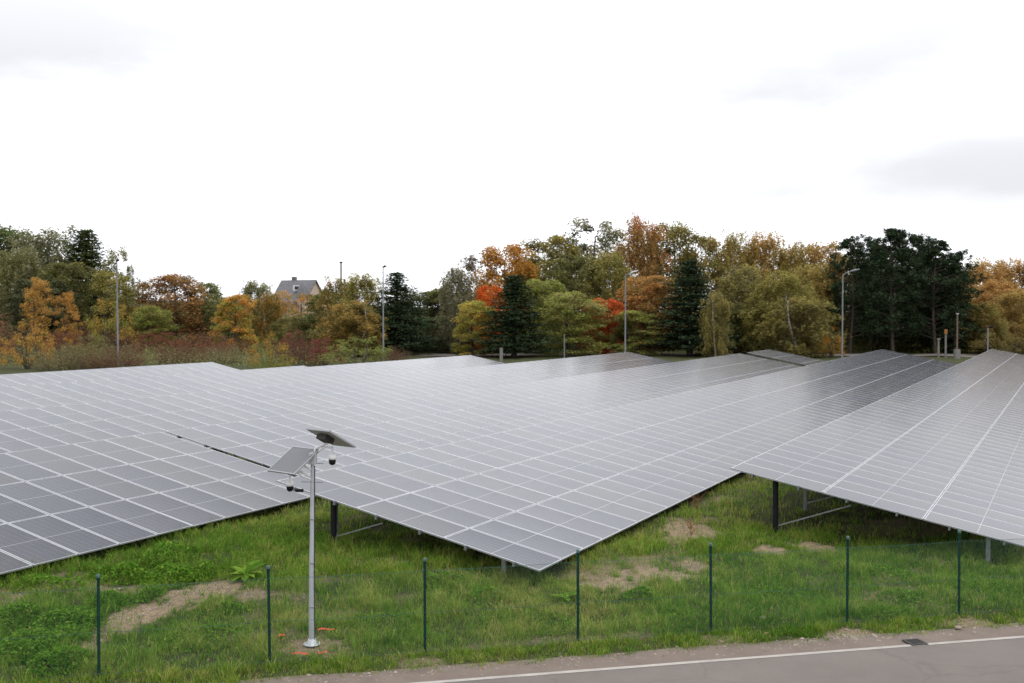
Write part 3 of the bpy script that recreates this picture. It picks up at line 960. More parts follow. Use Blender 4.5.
def frustum(x, y, m=170):
    px = 512 + FPX * x / y
    return (px > -m) & (px < 1024 + m)

def blades(n, x0, x1, y0, y1, hmin, hmax, w0, seed, per=0):
    r = np.random.default_rng(seed)
    if per:                                   # tufts: blades splaying from shared crowns
        m = n // per
        tx, ty, tr_ = r.uniform(x0, x1, m), r.uniform(y0, y1, m), r.uniform(0.03, 0.11, m)
        th_ = r.uniform(0.55, 1.5, m); thue = r.normal(0, 0.13, m)
        n = m * per
        ang = r.uniform(0, 2 * math.pi, n); rad = np.sqrt(r.random(n)) * np.repeat(tr_, per)
        x, y = np.repeat(tx, per) + rad * np.cos(ang), np.repeat(ty, per) + rad * np.sin(ang)
        hs, hh_ = np.repeat(th_, per), np.repeat(thue, per)
    else:
        x, y = r.uniform(x0, x1, n), r.uniform(y0, y1, n)
        ang = r.uniform(0, 2 * math.pi, n); hs, hh_ = np.ones(n), np.zeros(n)
    t = fence_t(x, y)
    k = frustum(x, y) & (t > -1.06) & (np.minimum(dirt(x, y), 0.93) < r.random(n) * 0.95 + 0.02)
    k &= ~(under_table(x, y) & (r.random(n) < 0.7))
    k &= r.random(n) < np.clip((21.0 / y) ** 1.6, 0.12, 1)
    tuft = vnoise(x, y, 21, 5.0) + 0.8 * vnoise(x, y, 22, 13.0)
    k &= r.random(n) < 0.72 + 0.55 * tuft
    x, y, t, tuft, ang, hs, hh_ = x[k], y[k], t[k], tuft[k], ang[k], hs[k], hh_[k]
    n = len(x)
    z = ground(x, y) - 0.005
    big = 0.5 + 0.5 * vnoise(x, y, 23, 0.9)
    h = (hmin + (hmax - hmin) * r.random(n) ** 1.5) * (0.55 + 0.75 * np.clip(0.5 + 0.8 * tuft, 0, 1.2)) * (0.75 + 0.5 * big)
    h *= (1 - 0.55 * np.exp(-(t / 0.16) ** 2)) * hs * (0.45 + 0.55 * sstep((t + 1.1) / 1.2))
    a = ang + r.normal(0, 0.5, n); lean = r.uniform(0.15, 0.95, n) * h
    ca, sa = np.cos(a), np.sin(a)
    w = w0 * r.uniform(0.7, 1.3, n) * (0.7 + y / 60)
    yaw = r.uniform(0, 2 * math.pi, n); wx, wy = np.cos(yaw) * w / 2, np.sin(yaw) * w / 2
    base = np.stack([x, y, z], 1)
    B = np.stack([wx, wy, 0 * w], 1)
    mid = base + np.stack([ca * lean * 0.35, sa * lean * 0.35, h * 0.62], 1)
    tip = base + np.stack([ca * lean, sa * lean, h * np.where(r.random(n) < 0.3, 0.72, 0.95)], 1)
    Vv = np.stack([base - B, base + B, mid + B * 0.75, mid - B * 0.75, tip], 1).reshape(-1, 3)
    i = np.arange(n)[:, None] * 5
    T = np.concatenate([i + [0, 1, 2], i + [0, 2, 3], i + [3, 2, 4]], 1).reshape(-1, 3)
    hue = np.clip(0.45 + hh_ + 0.30 * vnoise(x, y, 24, 0.8) + 0.18 * vnoise(x, y, 25, 3.0) + 0.10 * tuft + r.normal(0, 0.10, n), 0, 0.88)
    hue += 0.10 * np.clip(1 - (t + 0.95) / 0.8, 0, 1)
    dry = r.random(n) < 0.05 + 0.13 * np.clip(vnoise(x, y, 26, 1.6), 0, 1)
    hue = np.where(dry, r.uniform(0.8, 1.0, n), hue)
    return Vv, T, np.repeat(hue, 3), np.repeat(r.random(n), 3)

VB, TB, HB, LB = [], [], [], []
off = 0
for args in ((430000, -13.5, 15.5, 15.8, 27.0, 0.06, 0.17, 0.009, 31), (170000, -14, 17, 26.0, 38, 0.08, 0.20, 0.013, 32),
             (60000, -16, 22, 37, 60, 0.10, 0.25, 0.022, 33), (26000, -13.5, 15.5, 15.8, 30.0, 0.18, 0.34, 0.007, 34),
             (330000, -13.5, 15.5, 15.8, 29.0, 0.10, 0.24, 0.010, 35, 26), (60000, -14, 18, 28, 40, 0.12, 0.28, 0.015, 36, 26)):
    v_, t_, h_, l_ = blades(*args)
    VB.append(v_); TB.append(t_ + off); HB.append(h_); LB.append(l_); off += len(v_)
me = np_mesh("grass", np.concatenate(VB), np.concatenate(TB), M_GRASS, face_attrs={"hue": np.concatenate(HB), "leaf": np.concatenate(LB)})
o = link("grass", me); tag(o, "uneven green grass between the road, the fence and the solar tables", "grass", kind='stuff')

def leaf_quads(C, size, r, up=0.5, aspect=0.55, droop=0.0):
    """diamond leaves at centres C; size (n,), returns V, F"""
    n = len(C)
    d = r.normal(size=(n, 3)); d[:, 2] = d[:, 2] * 0.6 - droop
    d /= np.linalg.norm(d, axis=1, keepdims=True)
    nn = r.normal(size=(n, 3)); nn[:, 2] += up * 2
    s = np.cross(d, nn); s /= np.linalg.norm(s, axis=1, keepdims=True) + 1e-9
    a = d * (size / 2)[:, None]; b = s * (size * aspect / 2)[:, None]
    V = np.stack([C - a, C + b - a * 0.1, C + a, C - b - a * 0.1], 1).reshape(-1, 3)
    F = np.arange(4 * n).reshape(n, 4)
    return V, F

# leafy ground cover mounds (nettle, clover)
def mound_leaves(px, py, rx, ry, h, n, size, r):
    c = gpix(px, py)
    RX = rx / FPX * c[1]
    RY = max(0.25, abs(gpix(px, py - ry)[1] - gpix(px, py + ry)[1]) / 2)
    a = r.uniform(0, 2 * math.pi, n); q = np.sqrt(r.random(n))
    x, y = c[0] + RX * q * np.cos(a) * r.uniform(.8, 1.2, n), c[1] + RY * q * np.sin(a)
    prof = np.clip(1 - q ** 2, 0.12, 1) * (0.8 + 0.4 * vnoise(x, y, 41, 6.0))
    z = ground(x, y) + 0.03 + h * prof * (1 - 0.55 * r.random(n) ** 2)
    return np.stack([x, y, z], 1), size * r.uniform(0.6, 1.4, n)
r_ = np.random.default_rng(5)
Cs, Ss = [], []
for (px, py, rx, ry, h, n, sz) in ((65, 628, 34, 20, .32, 2400, .055), (30, 650, 34, 18, .34, 2200, .06), (60, 664, 30, 14, .3, 1700, .055), (15, 620, 26, 14, .3, 1300, .055),
                                   (175, 580, 30, 10, .38, 1900, .06), (150, 598, 12, 6, .25, 600, .05), (112, 604, 26, 8, .25, 1000, .05), (205, 575, 14, 6, .3, 600, .055),
                                   (640, 598, 20, 7, .22, 800, .05), (165, 560, 26, 10, .45, 700, .07), (120, 580, 30, 8, .4, 900, .07), (50, 590, 40, 8, .35, 900, .06),
                                   (450, 585, 26, 8, .25, 700, .05), (890, 577, 40, 8, .25, 1100, .05), (905, 600, 30, 8, .2, 700, .05), (770, 600, 40, 10, .16, 800, .045),
                                   (230, 610, 16, 5, .2, 400, .05), (390, 625, 50, 12, .14, 900, .04), (680, 620, 40, 10, .15, 800, .045), (540, 625, 50, 14, .14, 1000, .045),
                                   (200, 640, 50, 14, .14, 1200, .045), (480, 600, 30, 10, .3, 500, .05), (985, 590, 30, 10, .2, 600, .05), (880, 615, 30, 8, .18, 500, .045)):
    c_, s_ = mound_leaves(px, py, rx, ry, h, n, sz, r_)
    Cs.append(c_); Ss.append(s_)
# scattered small broad leaves everywhere
n = 16000
x, y = r_.uniform(-13, 15, n), r_.uniform(16, 28, n)
k = frustum(x, y) & (fence_t(x, y) > -0.55) & (vnoise(x, y, 44, 2.0) > 0.05) & (dirt(x, y) < 0.6)
x, y = x[k], y[k]
Cs.append(np.stack([x, y, ground(x, y) + r_.uniform(0.03, 0.13, len(x))], 1)); Ss.append(r_.uniform(0.03, 0.07, len(x)))
V, Fq = leaf_quads(np.concatenate(Cs), np.concatenate(Ss), r_, up=0.9, aspect=0.7)
hue = np.clip(0.27 + r_.normal(0, 0.14, len(Fq)), 0, 0.7)
me = np_mesh("ground_cover", V, Fq, M_GRASS, face_attrs={"hue": hue, "leaf": r_.random(len(Fq))})
o = link("ground_cover", me); tag(o, "low leafy weeds and nettles growing in mounds among the grass", "weeds", kind='stuff')

n = 2600
x, y = r_.uniform(-13, 15, n), r_.uniform(16, 30, n)
k = frustum(x, y) & (fence_t(x, y) > -1.3) & ~under_table(x, y)
x, y = x[k], y[k]
V, Fq = leaf_quads(np.stack([x, y, ground(x, y) + np.where(fence_t(x, y) > -0.7, r_.uniform(0.03, 0.12, len(x)), 0.015)], 1), r_.uniform(0.025, 0.055, len(x)), r_, up=1.5, aspect=0.7)
o = link("fallen_leaves", np_mesh("fallen_leaves", V, Fq, simple("fallen leaf", (0.24, 0.13, 0.055), 0.9, 0, 0.5, 1.5)))
tag(o, "small brown fallen leaves scattered over the grass and the verge", "leaves", kind='stuff')

def broad_leaf_plant(px, py, n, L_, label, hue=0.3):
    c = gpix(px, py)
    V, Fq, hu = [], [], []
    rr = random.Random(px)
    for k in range(n):
        a = 2 * math.pi * k / n + rr.uniform(-.4, .4); l = L_ * rr.uniform(0.6, 1.1); el = rr.uniform(0.35, 1.1); w = l * 0.17
        d = Vector((math.cos(a), math.sin(a), 0)); s = Vector((-math.sin(a), math.cos(a), 0))
        b = len(V)
        prof = [(0, 0.15), (0.25, 0.6), (0.5, 1.0), (0.75, 0.8), (1.0, 0.05)]
        for (q, ww) in prof:
            p = d * l * q * math.cos(el * (1 - 0.5 * q)) + Vector((0, 0, l * (q * math.sin(el) - 0.45 * q * q)))
            V += [tuple(p + s * w * ww + Vector((0, 0, 0.1 * w))), tuple(p), tuple(p - s * w * ww + Vector((0, 0, 0.1 * w)))]
        for i in range(len(prof) - 1):
            e = b + i * 3
            Fq += [(e, e + 1, e + 4, e + 3), (e + 1, e + 2, e + 5, e + 4)]
        hu += [min(0.6, max(0, hue + rr.gauss(0, 0.08)))] * (2 * (len(prof) - 1))
    me = np_mesh("broad_leaf_plant", np.array(V), np.array(Fq), M_GRASS, face_attrs={"hue": np.array(hu), "leaf": np.random.default_rng(1).random(len(Fq))})
    o = link("broad_leaf_plant", me, None, (c[0], c[1], c[2] + 0.05)); tag(o, label, "plant", "broad-leaved weeds in the grass")
broad_leaf_plant(245, 578, 14, 0.55, "large pale broad-leaved dock plant in grass left of the camera pole", 0.42)
broad_leaf_plant(566, 602, 9, 0.40, "small broad-leaved plant in the shade under the middle table's corner", 0.35)
broad_leaf_plant(440, 583, 9, 0.42, "broad-leaved weed just right of the second fence post past the pole", 0.3)

def dock_stalk(px, py, H_, label, col):
    c = gpix(px, py)
    root = empty("dock_stalk", tuple(c)); tag(root, label, "weed stalk", "dry reddish dock stalks")
    b = MB(); rr = random.Random(px + 1)
    tips = []
    b.tube([(0, 0, 0), (0.02, 0, H_ * 0.5), (0.03, 0.02, H_)], [0.006, 0.005, 0.002], 5)
    for k in range(7):
        z = H_ * rr.uniform(0.35, 0.85); a = rr.uniform(0, 6.3); l = rr.uniform(0.1, 0.25)
        q = (0.02 + math.cos(a) * l, math.sin(a) * l, z + l * 1.1)
        b.tube([(0.02, 0, z), q], [0.003, 0.002], 4); tips.append(((0.02, 0, z), q))
    b.build("stem", col, root)
    r2 = np.random.default_rng(px)
    C = []
    for (p, q) in tips + [((0.02, 0, H_ * .5), (0.03, 0.02, H_))]:
        t = r2.random((45, 1)); C.append(np.array(p) + (np.array(q) - np.array(p)) * t + r2.normal(0, 0.015, (45, 3)))
    V, Fq = leaf_quads(np.concatenate(C), np.full(45 * len(C), 0.022), r2, aspect=0.9)
    link("seed_head", np_mesh("seed_head", V, Fq, col), root)
M_DOCK = simple("dry dock seeds", (0.20, 0.085, 0.035), 0.9, 0, 0.3, 20)
dock_stalk(697, 522, 0.75, "rusty brown seeding dock stalk by the shaded edge of the middle table", M_DOCK)
dock_stalk(690, 545, 0.55, "thin reddish stem standing in front of the brown dock stalk", M_DOCK)

# ------------------------------------------------------------------ far street furniture
def lamp(px, top_y, depth, style, label, r0=0.085, r1=0.05):
    x = xat(px, depth); z0 = float(ground(x, depth))
    ztop = at(px, top_y, depth)[2]
    root = empty("street_lamp", (x, depth, z0)); tag(root, label, "street lamp", "grey street lamps along the wood")
    H_ = ztop - z0
    b = MB(); b.tube([(0, 0, -0.1), (0, 0, H_ * 0.3), (0, 0, H_)], [r0, r0 * 0.85, r1], 10); b.build("pole", M_LAMP, root)
    b = MB(); b.tube([(0, 0, 0), (0, 0, 0.9)], 0.105, 10); b.build("pole_base", M_LAMP, root)
    if style == 'arm':
        b = MB(); b.tube([(0, 0, H_ - 0.05), (0.3, -0.05, H_ + 0.22), (1.0, -0.2, H_ + 0.45)], [r1, 0.045, 0.04], 8); b.build("arm", M_LAMP, root)
        b = MB(); b.tube([(0.8, -0.16, H_ + 0.40), (1.15, -0.24, H_ + 0.5), (1.75, -0.36, H_ + 0.62)], [0.07, 0.13, 0.06], 10); b.build("lamp_head", M_LAMP, root)
    elif style == 'double':
        b = MB(); b.tube([(0, 0, H_ - 0.05), (0.4, -0.1, H_ + 0.15), (0.75, -0.15, H_ + 0.3)], [r1, 0.045, 0.04], 8); b.build("arm", M_LAMP, root)
        b = MB(); b.box((0.85, -0.2, H_ + 0.36), (0.65, 0.3, 0.13), Euler((0, -0.4, 0)).to_matrix()); b.build("lamp_head", M_WHITE, root)
        b = MB(); b.box((0.95, -0.2, H_ - 0.05), (0.38, 0.28, 0.26), Euler((0, 0.3, 0)).to_matrix()); b.build("lamp_head", M_WHITE, root)
    else:
        b = MB(); b.tube([(-0.05, 0, H_ - 0.02), (0.2, -0.3, H_ + 0.06), (0.42, -0.55, H_ + 0.08)], [0.06, 0.12, 0.06], 8); b.build("lamp_head", M_BLACK, root)
    return root
lamp(117.6, 261, 100, 'short', "plain grey street lamp standing before the left wood, leftmost lamp", 0.10, 0.06)
lamp(383.3, 267, 112, 'short', "grey street lamp standing just left of the dark pine, thin black head", 0.10, 0.055)
lamp(625.3, 275, 118, 'double', "street lamp with two white floodlight heads before the olive trees", 0.10, 0.06)
lamp(842.4, 275, 118, 'arm', "street lamp with bent arm in front of the dark pine group", 0.10, 0.06)

def post(name, px, y0, y1, depth, r, mat, label, cat, cap=None, square=False, foot=None):
    a = at(px, y0, depth); x = a[0]; z0 = float(ground(x, depth))
    root = empty(name, (x, depth, z0)); tag(root, label, cat)
    H_ = a[2] - z0
    b = MB()
    if square: b.box((0, 0, H_ / 2 - 0.05), (2 * r, 2 * r, H_ + 0.1))
    else: b.tube([(0, 0, -0.1), (0, 0, H_ * .5), (0, 0, H_)], [r, r * .95, r * .85], 8)
    b.build("shaft", mat, root)
    if cap:
        b = MB(); b.box((0, 0, H_ + cap[0] / 2), (cap[1], cap[1], cap[0])); b.build("cap", cap[2], root)
    if foot:
        b = MB(); b.box((0, 0, foot[1] / 2), (foot[0], foot[0], foot[1])); b.build("footing", M_CONC, root)
    return root
post("signal_post", 564.3, 335, 357, 116, 0.055, M_LAMP, "short thin pale post left of the two-headed lamp, before the trees", "post", cap=(0.06, 0.15, M_LAMP))
post("concrete_post", 501.3, 348.5, 361, 100, 0.15, M_CONC, "short stubby concrete post at the tip of the far solar table", "post", square=True, cap=(0.06, 0.33, M_CONC))
post("pale_pole", 957.5, 314, 362, 120, 0.10, M_WOOD, "pale speckled wooden pole on a concrete footing before the pines", "pole", foot=(0.55, 1.1), cap=(0.08, 0.23, M_WHITE))
post("marker_post", 938.6, 340, 360, 122, 0.13, M_CONC, "stubby grey marker post left of the orange-topped post", "post", cap=(0.2, 0.3, M_CONC))
post("marker_post", 945.8, 334, 360, 122, 0.12, M_CONC, "grey marker post with an orange top beside the pale pole", "post", cap=(0.55, 0.27, simple("orange top", (0.30, 0.12, 0.035), 0.7)))
lamp(988, 327, 122, 'short', "low dark lamp post under the ochre trees at far right", 0.09, 0.08)
tp = post("utility_pole", 341.0, 263, 300, 235, 0.22, M_WOOD, "tall brown utility pole rising above the trees beside the house", "utility pole", cap=(0.3, 0.6, M_BLACK))
sg = post("round_sign", 329.0, 287, 300, 232, 0.09, M_GALV, "small red and white round sign above the treetops right of the house", "sign")
H_ = at(329.0, 284.4, 232)[2] - float(ground(xat(329, 232), 232))
b = MB(); b.tube([(0, -0.12, H_), (0, -0.16, H_)], 0.55, 20); d_ = b.build("sign_disc", M_RED, sg)
b = MB(); b.tube([(0, -0.165, H_), (0, -0.17, H_)], 0.33, 20); b.build("sign_face", M_WHITE, d_)

# ------------------------------------------------------------------ house on the rise
HDp = 255
hx = xat(299, HDp); hz = float(ground(hx, HDp))
house = empty("house", (hx, HDp, hz), R(-28))
tag(house, "pale brick house with steep grey slate roof half hidden behind the trees", "house")
zr = at(299, 280, HDp)[2] - hz; ze = zr - 5.2
hw, hl = 4.2, 5.0
b = MB()
b.box((0, 0, ze / 2 - 1), (2 * hl, 2 * hw, ze + 2))
b.add([(-hl, -hw, ze), (-hl, hw, ze), (-hl, 0, zr - 0.15)], [(0, 2, 1)])
b.add([(hl, -hw, ze), (hl, hw, ze), (hl, 0, zr - 0.15)], [(0, 1, 2)])
b.build("wall", M_BRICK, house)
b = MB()
th = 0.25
for sy in (-1, 1):
    p = [(-hl - .4, sy * (hw + .5), ze - .55), (hl + .4, sy * (hw + .5), ze - .55), (hl + .4, 0, zr), (-hl - .4, 0, zr)]
    q = [(x, y, z - th) for (x, y, z) in p]
    b.add(p + q, [(0, 1, 2, 3), (7, 6, 5, 4), (0, 4, 5, 1), (3, 2, 6, 7), (0, 3, 7, 4), (1, 5, 6, 2)])
rf = b.build("roof", M_SLATE, house)
b = MB(); b.box((-1.6, 0.3, zr + .15), (1.1, .7, 1.3)); b.build("chimney", M_SLATE, rf)
b = MB(); b.box((2.0, -hw * .55, zr - 2.0), (2.2, 1.8, 1.3)); dm = b.build("dormer", M_WHITE, rf)
b = MB(); b.box((2.0, -hw * .55 - .92, zr - 2.0), (1.2, .04, .8)); b.build("window", M_GLASS, dm)
b = MB(); b.tube([(hl + .3, -hw - .6, -1), (hl + .3, -hw - .6, ze + .9)], 1.5, 8, smooth=False); tw = b.build("turret", M_BRICK, house)
b = MB(); b.lathe([(1.8, ze + .85), (1.5, ze + 2.4), (0.8, ze + 4.0), (0.0, ze + 4.7)], (hl + .3, -hw - .6, 0), 8); b.build("turret_roof", M_SLATE, tw)
for wx in (-2.8, -0.6, 1.6):
    b = MB(); b.box((wx, -hw - .03, ze - 1.9), (0.95, 0.05, 1.7)); w_ = b.build("window", M_GLASS, house)
    b = MB(); b.box((wx, -hw - .06, ze - 2.82), (1.2, 0.12, 0.12)); b.build("sill", M_WHITE, w_)

# ------------------------------------------------------------------ trees
def branch_path(p0, p1, r, bend=0.15, k=4, sag=0.0):
    pts = []
    L_ = np.linalg.norm(p1 - p0)
    o1 = r.normal(0, bend * L_ * 0.3, 3)
    for i in range(k + 1):
        t = i / k
        p = p0 + (p1 - p0) * t + o1 * math.sin(math.pi * t)
        p[2] += sag * math.sin(math.pi * t) * L_
        pts.append(p)
    return pts

def tree_mesh(kind, seed):
    """returns (trunk mesh, crown mesh) of a tree of nominal height 15 m"""
    r = np.random.default_rng(seed)
    H = 15.0
    tb = MB()
    C, CL, S = [], [], []
    def clump(c, rad, n, flat=0.8, size=0.26, cid=None):
        cid = r.random() if cid is None else cid
        q = r.normal(size=(n, 3)); q /= np.linalg.norm(q, axis=1, keepdims=True)
        q *= (r.random((n, 1)) ** 0.45) * rad
        q[:, 2] *= flat
        C.append(c + q); CL.append(np.full(n, cid)); S.append(size * r.uniform(0.6, 1.35, n))
    drop, up, asp = 0.0, 0.5, 0.6
    if kind in ('broad', 'round', 'sparse'):
        ztop, zb = H, {'broad': 0.9, 'round': 0.7, 'sparse': 2.2}[kind]
        RX = {'broad': 4.2, 'round': 4.6, 'sparse': 3.6}[kind]
        tr = branch_path(np.zeros(3), np.array([r.normal(0, .5), r.normal(0, .5), H * .86]), r, .08, 6)
        tb.tube(tr, list(np.linspace(.26, .05, 7)), 8)
        nb = {'broad': 88, 'round': 92, 'sparse': 60}[kind]
        lobes = [(r.uniform(0, 6.3), r.uniform(.3, .85), r.uniform(.7, 1.15)) for _ in range(7)]
        for k in range(nb):
            q = (k + .5) / nb
            z = zb + (ztop - zb) * (q ** 0.85)
            hh = (z - zb) / (ztop - zb)
            prof = math.sqrt(max(.04, 1 - ((hh - .42) / .63) ** 2))
            a = r.uniform(0, 6.3)
            lob = 1.0
            for (la, lz, ls) in lobes:
                w = math.exp(-((math.cos(a - la) - 1) ** 2) * 1.2 - ((hh - lz) * 4) ** 2)
                lob += (ls - 1) * w
            rr = RX * prof * lob * r.uniform(.35, 1.0) ** .6
            c = np.array([rr * math.cos(a), rr * math.sin(a), z - .3])
            zt = max(.9, z - rr * .75 - 1.0)
            tp_ = tr[min(6, int(zt / (H * .86) * 6))]
            if k % 2 == 0:
                tb.tube(branch_path(np.array([tp_[0], tp_[1], zt]), c, r, .15, 3, .04), [.09 * (1.1 - hh), .06 * (1.1 - hh), .035, .015], 5, caps=False)
            if kind == 'sparse':
                clump(c, r.uniform(.55, 1.2), 120, .8, .27)
            else:
                clump(c, r.uniform(.75, 1.55), 170, .72, .32)
    elif kind == 'birch':
        tr = branch_path(np.zeros(3), np.array([r.normal(0, .6), r.normal(0, .6), H * .95]), r, .06, 6)
        tb.tube(tr, list(np.linspace(.16, .03, 7)), 8)
        for k in range(84):
            hh = (k + .5) / 84
            z = 1.1 + (H - 1.3) * hh
            prof = math.sqrt(max(.05, 1 - ((hh - .42) / .62) ** 2))
            a = r.uniform(0, 6.3)
            rr = 3.1 * prof * r.uniform(.15, 1.0) ** .7
            c = np.array([rr * math.cos(a), rr * math.sin(a), z])
            zt = max(1.0, z - rr * .9 - .3)
            tp_ = tr[min(6, int(zt / (H * .95) * 6))]
            if k % 2 == 0:
                tb.tube(branch_path(np.array([tp_[0], tp_[1], zt]), c, r, .1, 3, .06), [.04, .025, .015, .006], 4, 1, caps=False)
            cid = r.random()
            for _ in range(11):                                  # hanging strands
                ln = r.uniform(.8, 2.2); n = 28
                t = r.random((n, 1))
                st = c + r.normal(0, .45, 3)
                q = st + np.array([r.normal(0, .25), r.normal(0, .25), -1]) * t * ln + r.normal(0, .10, (n, 3))
                C.append(q); CL.append(np.full(n, cid)); S.append(.23 * r.uniform(.6, 1.3, n))
        drop = .6
    elif kind == 'conical':                                      # dense, pointed broadleaf
        tr = branch_path(np.zeros(3), np.array([0, 0, H * .95]), r, .03, 6)
        tb.tube(tr, list(np.linspace(.24, .04, 7)), 8)
        for k in range(80):
            hh = ((k + .5) / 80) ** 1.05
            z = 1.4 + (H - 1.4) * hh
            rr = 3.6 * (1 - hh) ** 1.0 * r.uniform(.25, 1.0) ** .5
            a = r.uniform(0, 6.3)
            c = np.array([rr * math.cos(a), rr * math.sin(a), z - .4])
            if k % 3 == 0: tb.tube([np.array([0, 0, max(.8, z - rr * .4 - .8)]), c], [.05, .015], 4, caps=False)
            clump(c, r.uniform(.6, 1.1) * (1.2 - .8 * hh), 150, 1.0, .27)
    elif kind == 'fir':
        tb.tube([(0, 0, 0), (0.05, 0, H * .5), (0, 0, H)], [.24, .14, .02], 8)
        z = 1.0
        while z < H - .2:
            hh = z / H
            L_ = 3.7 * (1 - hh) ** .8 + .15
            m = int(5 + 5 * (1 - hh))
            a0 = r.uniform(0, 6.3)
            for k in range(m):
                a = a0 + 6.283 * k / m + r.normal(0, .2); l = L_ * r.uniform(.6, 1.12)
                d = np.array([math.cos(a), math.sin(a), 0.0])
                p0 = np.array([0, 0, z]); p1 = p0 + d * l + np.array([0, 0, l * r.uniform(-.15, .22)])
                if k % 2 == 0: tb.tube([p0, p1], [.035, .01], 4, caps=False)
                n = int(40 + 80 * l / 3.7)
                t = r.random((n, 1)) ** .7
                q = p0 + (p1 - p0) * t + r.normal(0, 1, (n, 3)) * np.array([.30, .30, .13]) * (0.4 + .8 * t) 
                C.append(q); CL.append(np.full(n, r.random())); S.append(.31 * r.uniform(.6, 1.3, n))
            z += r.uniform(.30, .52)
        asp, up = .4, .4
    elif kind == 'pine':
        tr = branch_path(np.zeros(3), np.array([r.normal(0, .4), r.normal(0, .4), H * .96]), r, .05, 6)
        tb.tube(tr, list(np.linspace(.21, .05, 7)), 8)
        zb = 2.6
        for k in range(105):
            hh = ((k + .5) / 105) ** .9
            z = zb + (H - zb) * hh
            rr = 3.0 * min(1, (1 - hh) * 2.3 + .06) ** .75 * r.uniform(.15, 1.0) ** .6
            a = r.uniform(0, 6.3)
            c = np.array([rr * math.cos(a), rr * math.sin(a), z])
            zt = max(zb - .6, z - rr * .3 - .2)
            tp_ = tr[min(6, int(zt / (H * .96) * 6))]
            tb.tube([np.array([tp_[0], tp_[1], zt]), c], [.05, .02], 4, caps=False)
            for _ in range(3):
                clump(c + r.normal(0, .4, 3) * np.array([1, 1, .6]), r.uniform(.4, .8) * (1.1 - .5 * hh), 50, .95, .30)
        for k in range(10):                                      # dead stubs below the crown
            z = r.uniform(1.5, zb); a = r.uniform(0, 6.3); l = r.uniform(.4, 1.4)
            tb.tube([(tr[1][0], tr[1][1], z), (tr[1][0] + math.cos(a) * l, tr[1][1] + math.sin(a) * l, z - .1)], [.025, .008], 4, caps=False)
        asp, up = .38, .5
    elif kind == 'shrub':                                        # nominal 4 m high, 5 m wide
        for k in range(14):
            a = r.uniform(0, 6.3); rr = r.uniform(.4, 2.1); z = r.uniform(1.6, 3.9) * (1 - .25 * (rr / 2.1) ** 2)
            c = np.array([rr * math.cos(a), rr * math.sin(a), z])
            tb.tube(branch_path(np.array([.2 * math.cos(a), .2 * math.sin(a), 0]), c, r, .12, 3), [.05, .035, .02, .008], 4, caps=False)
        for k in range(46):
            a = r.uniform(0, 6.3); q = math.sqrt(r.random()); rr = 2.5 * q
            z = .35 + 3.4 * r.random() ** .8 * (1 - .55 * q * q)
            clump(np.array([rr * math.cos(a), rr * math.sin(a), z]), r.uniform(.3, .62), 62, .85, .15)
    elif kind == 'scrub':                                        # twiggy, fine, nominal 3 m high, 6 m wide
        for k in range(90):
            a = r.uniform(0, 6.3); rr = 3.0 * math.sqrt(r.random())
            z = (1.2 + 1.8 * r.random()) * (1 - .5 * (rr / 3) ** 2)
            b0 = np.array([rr * .7 * math.cos(a), rr * .7 * math.sin(a), 0.0]); p1 = np.array([rr * math.cos(a), rr * math.sin(a), z])
            tb.tube([b0, (b0 + p1) / 2 + r.normal(0, .1, 3), p1], [.018, .012, .005], 3, caps=False)
            n = 52
            t = .25 + .8 * r.random((n, 1))
            C.append(b0 + (p1 - b0) * t + r.normal(0, .22, (n, 3))); CL.append(np.full(n, r.random())); S.append(.13 * r.uniform(.6, 1.4, n))
        asp = .45
    C = np.concatenate(C); CL = np.concatenate(CL); S = np.concatenate(S)
    keep = C[:, 2] > 0.02
    C, CL, S = C[keep], CL[keep], S[keep]
    V, Fq = leaf_quads(C, S, r, up, asp, drop)
    bark = {'birch': M_BIRCH, 'pine': M_PBARK}.get(kind, M_BARK)
    tm = tb.mesh(kind + "_trunk", [bark, M_BARK])
    cm = np_mesh(kind + "_crown", V, Fq, M_NEEDLE if kind in ('fir', 'pine') else M_LEAF, face_attrs={"clump": CL, "leaf": r.random(len(Fq))})
    ext = np.percentile(np.abs(C[:, :2]), 93 if kind == 'pine' else 92)
    return tm, cm, float(C[:, 2].max()), float(ext)

PROTO = {}
NVAR = {'broad': 4, 'round': 2, 'sparse': 3, 'birch': 4, 'fir': 2, 'pine': 4, 'shrub': 3, 'scrub': 3}
for kd, nv in NVAR.items():
    PROTO[kd] = [tree_mesh(kd, 100 + 17 * i + len(kd) * 1000) for i in range(nv)]
USED = {k: 0 for k in NVAR}
def lift(c, k=2.2, d=0.05):
    g = sum(c) / 3
    return [float(k * (v + (g - v) * d)) for v in c]
TNAME = {'broad': 'broadleaf_tree', 'round': 'broadleaf_tree', 'sparse': 'broadleaf_tree', 'birch': 'birch_tree', 'conical': 'broadleaf_tree',
         'fir': 'fir_tree', 'pine': 'pine_tree', 'shrub': 'shrub', 'scrub': 'scrub_bush'}
TGROUP = {'birch': 'birch trees of the autumn wood', 'fir': 'dark firs', 'pine': 'tall dark pines in a group', 'shrub': 'shrubs behind the panels', 'scrub': 'scrub bushes behind the panels'}

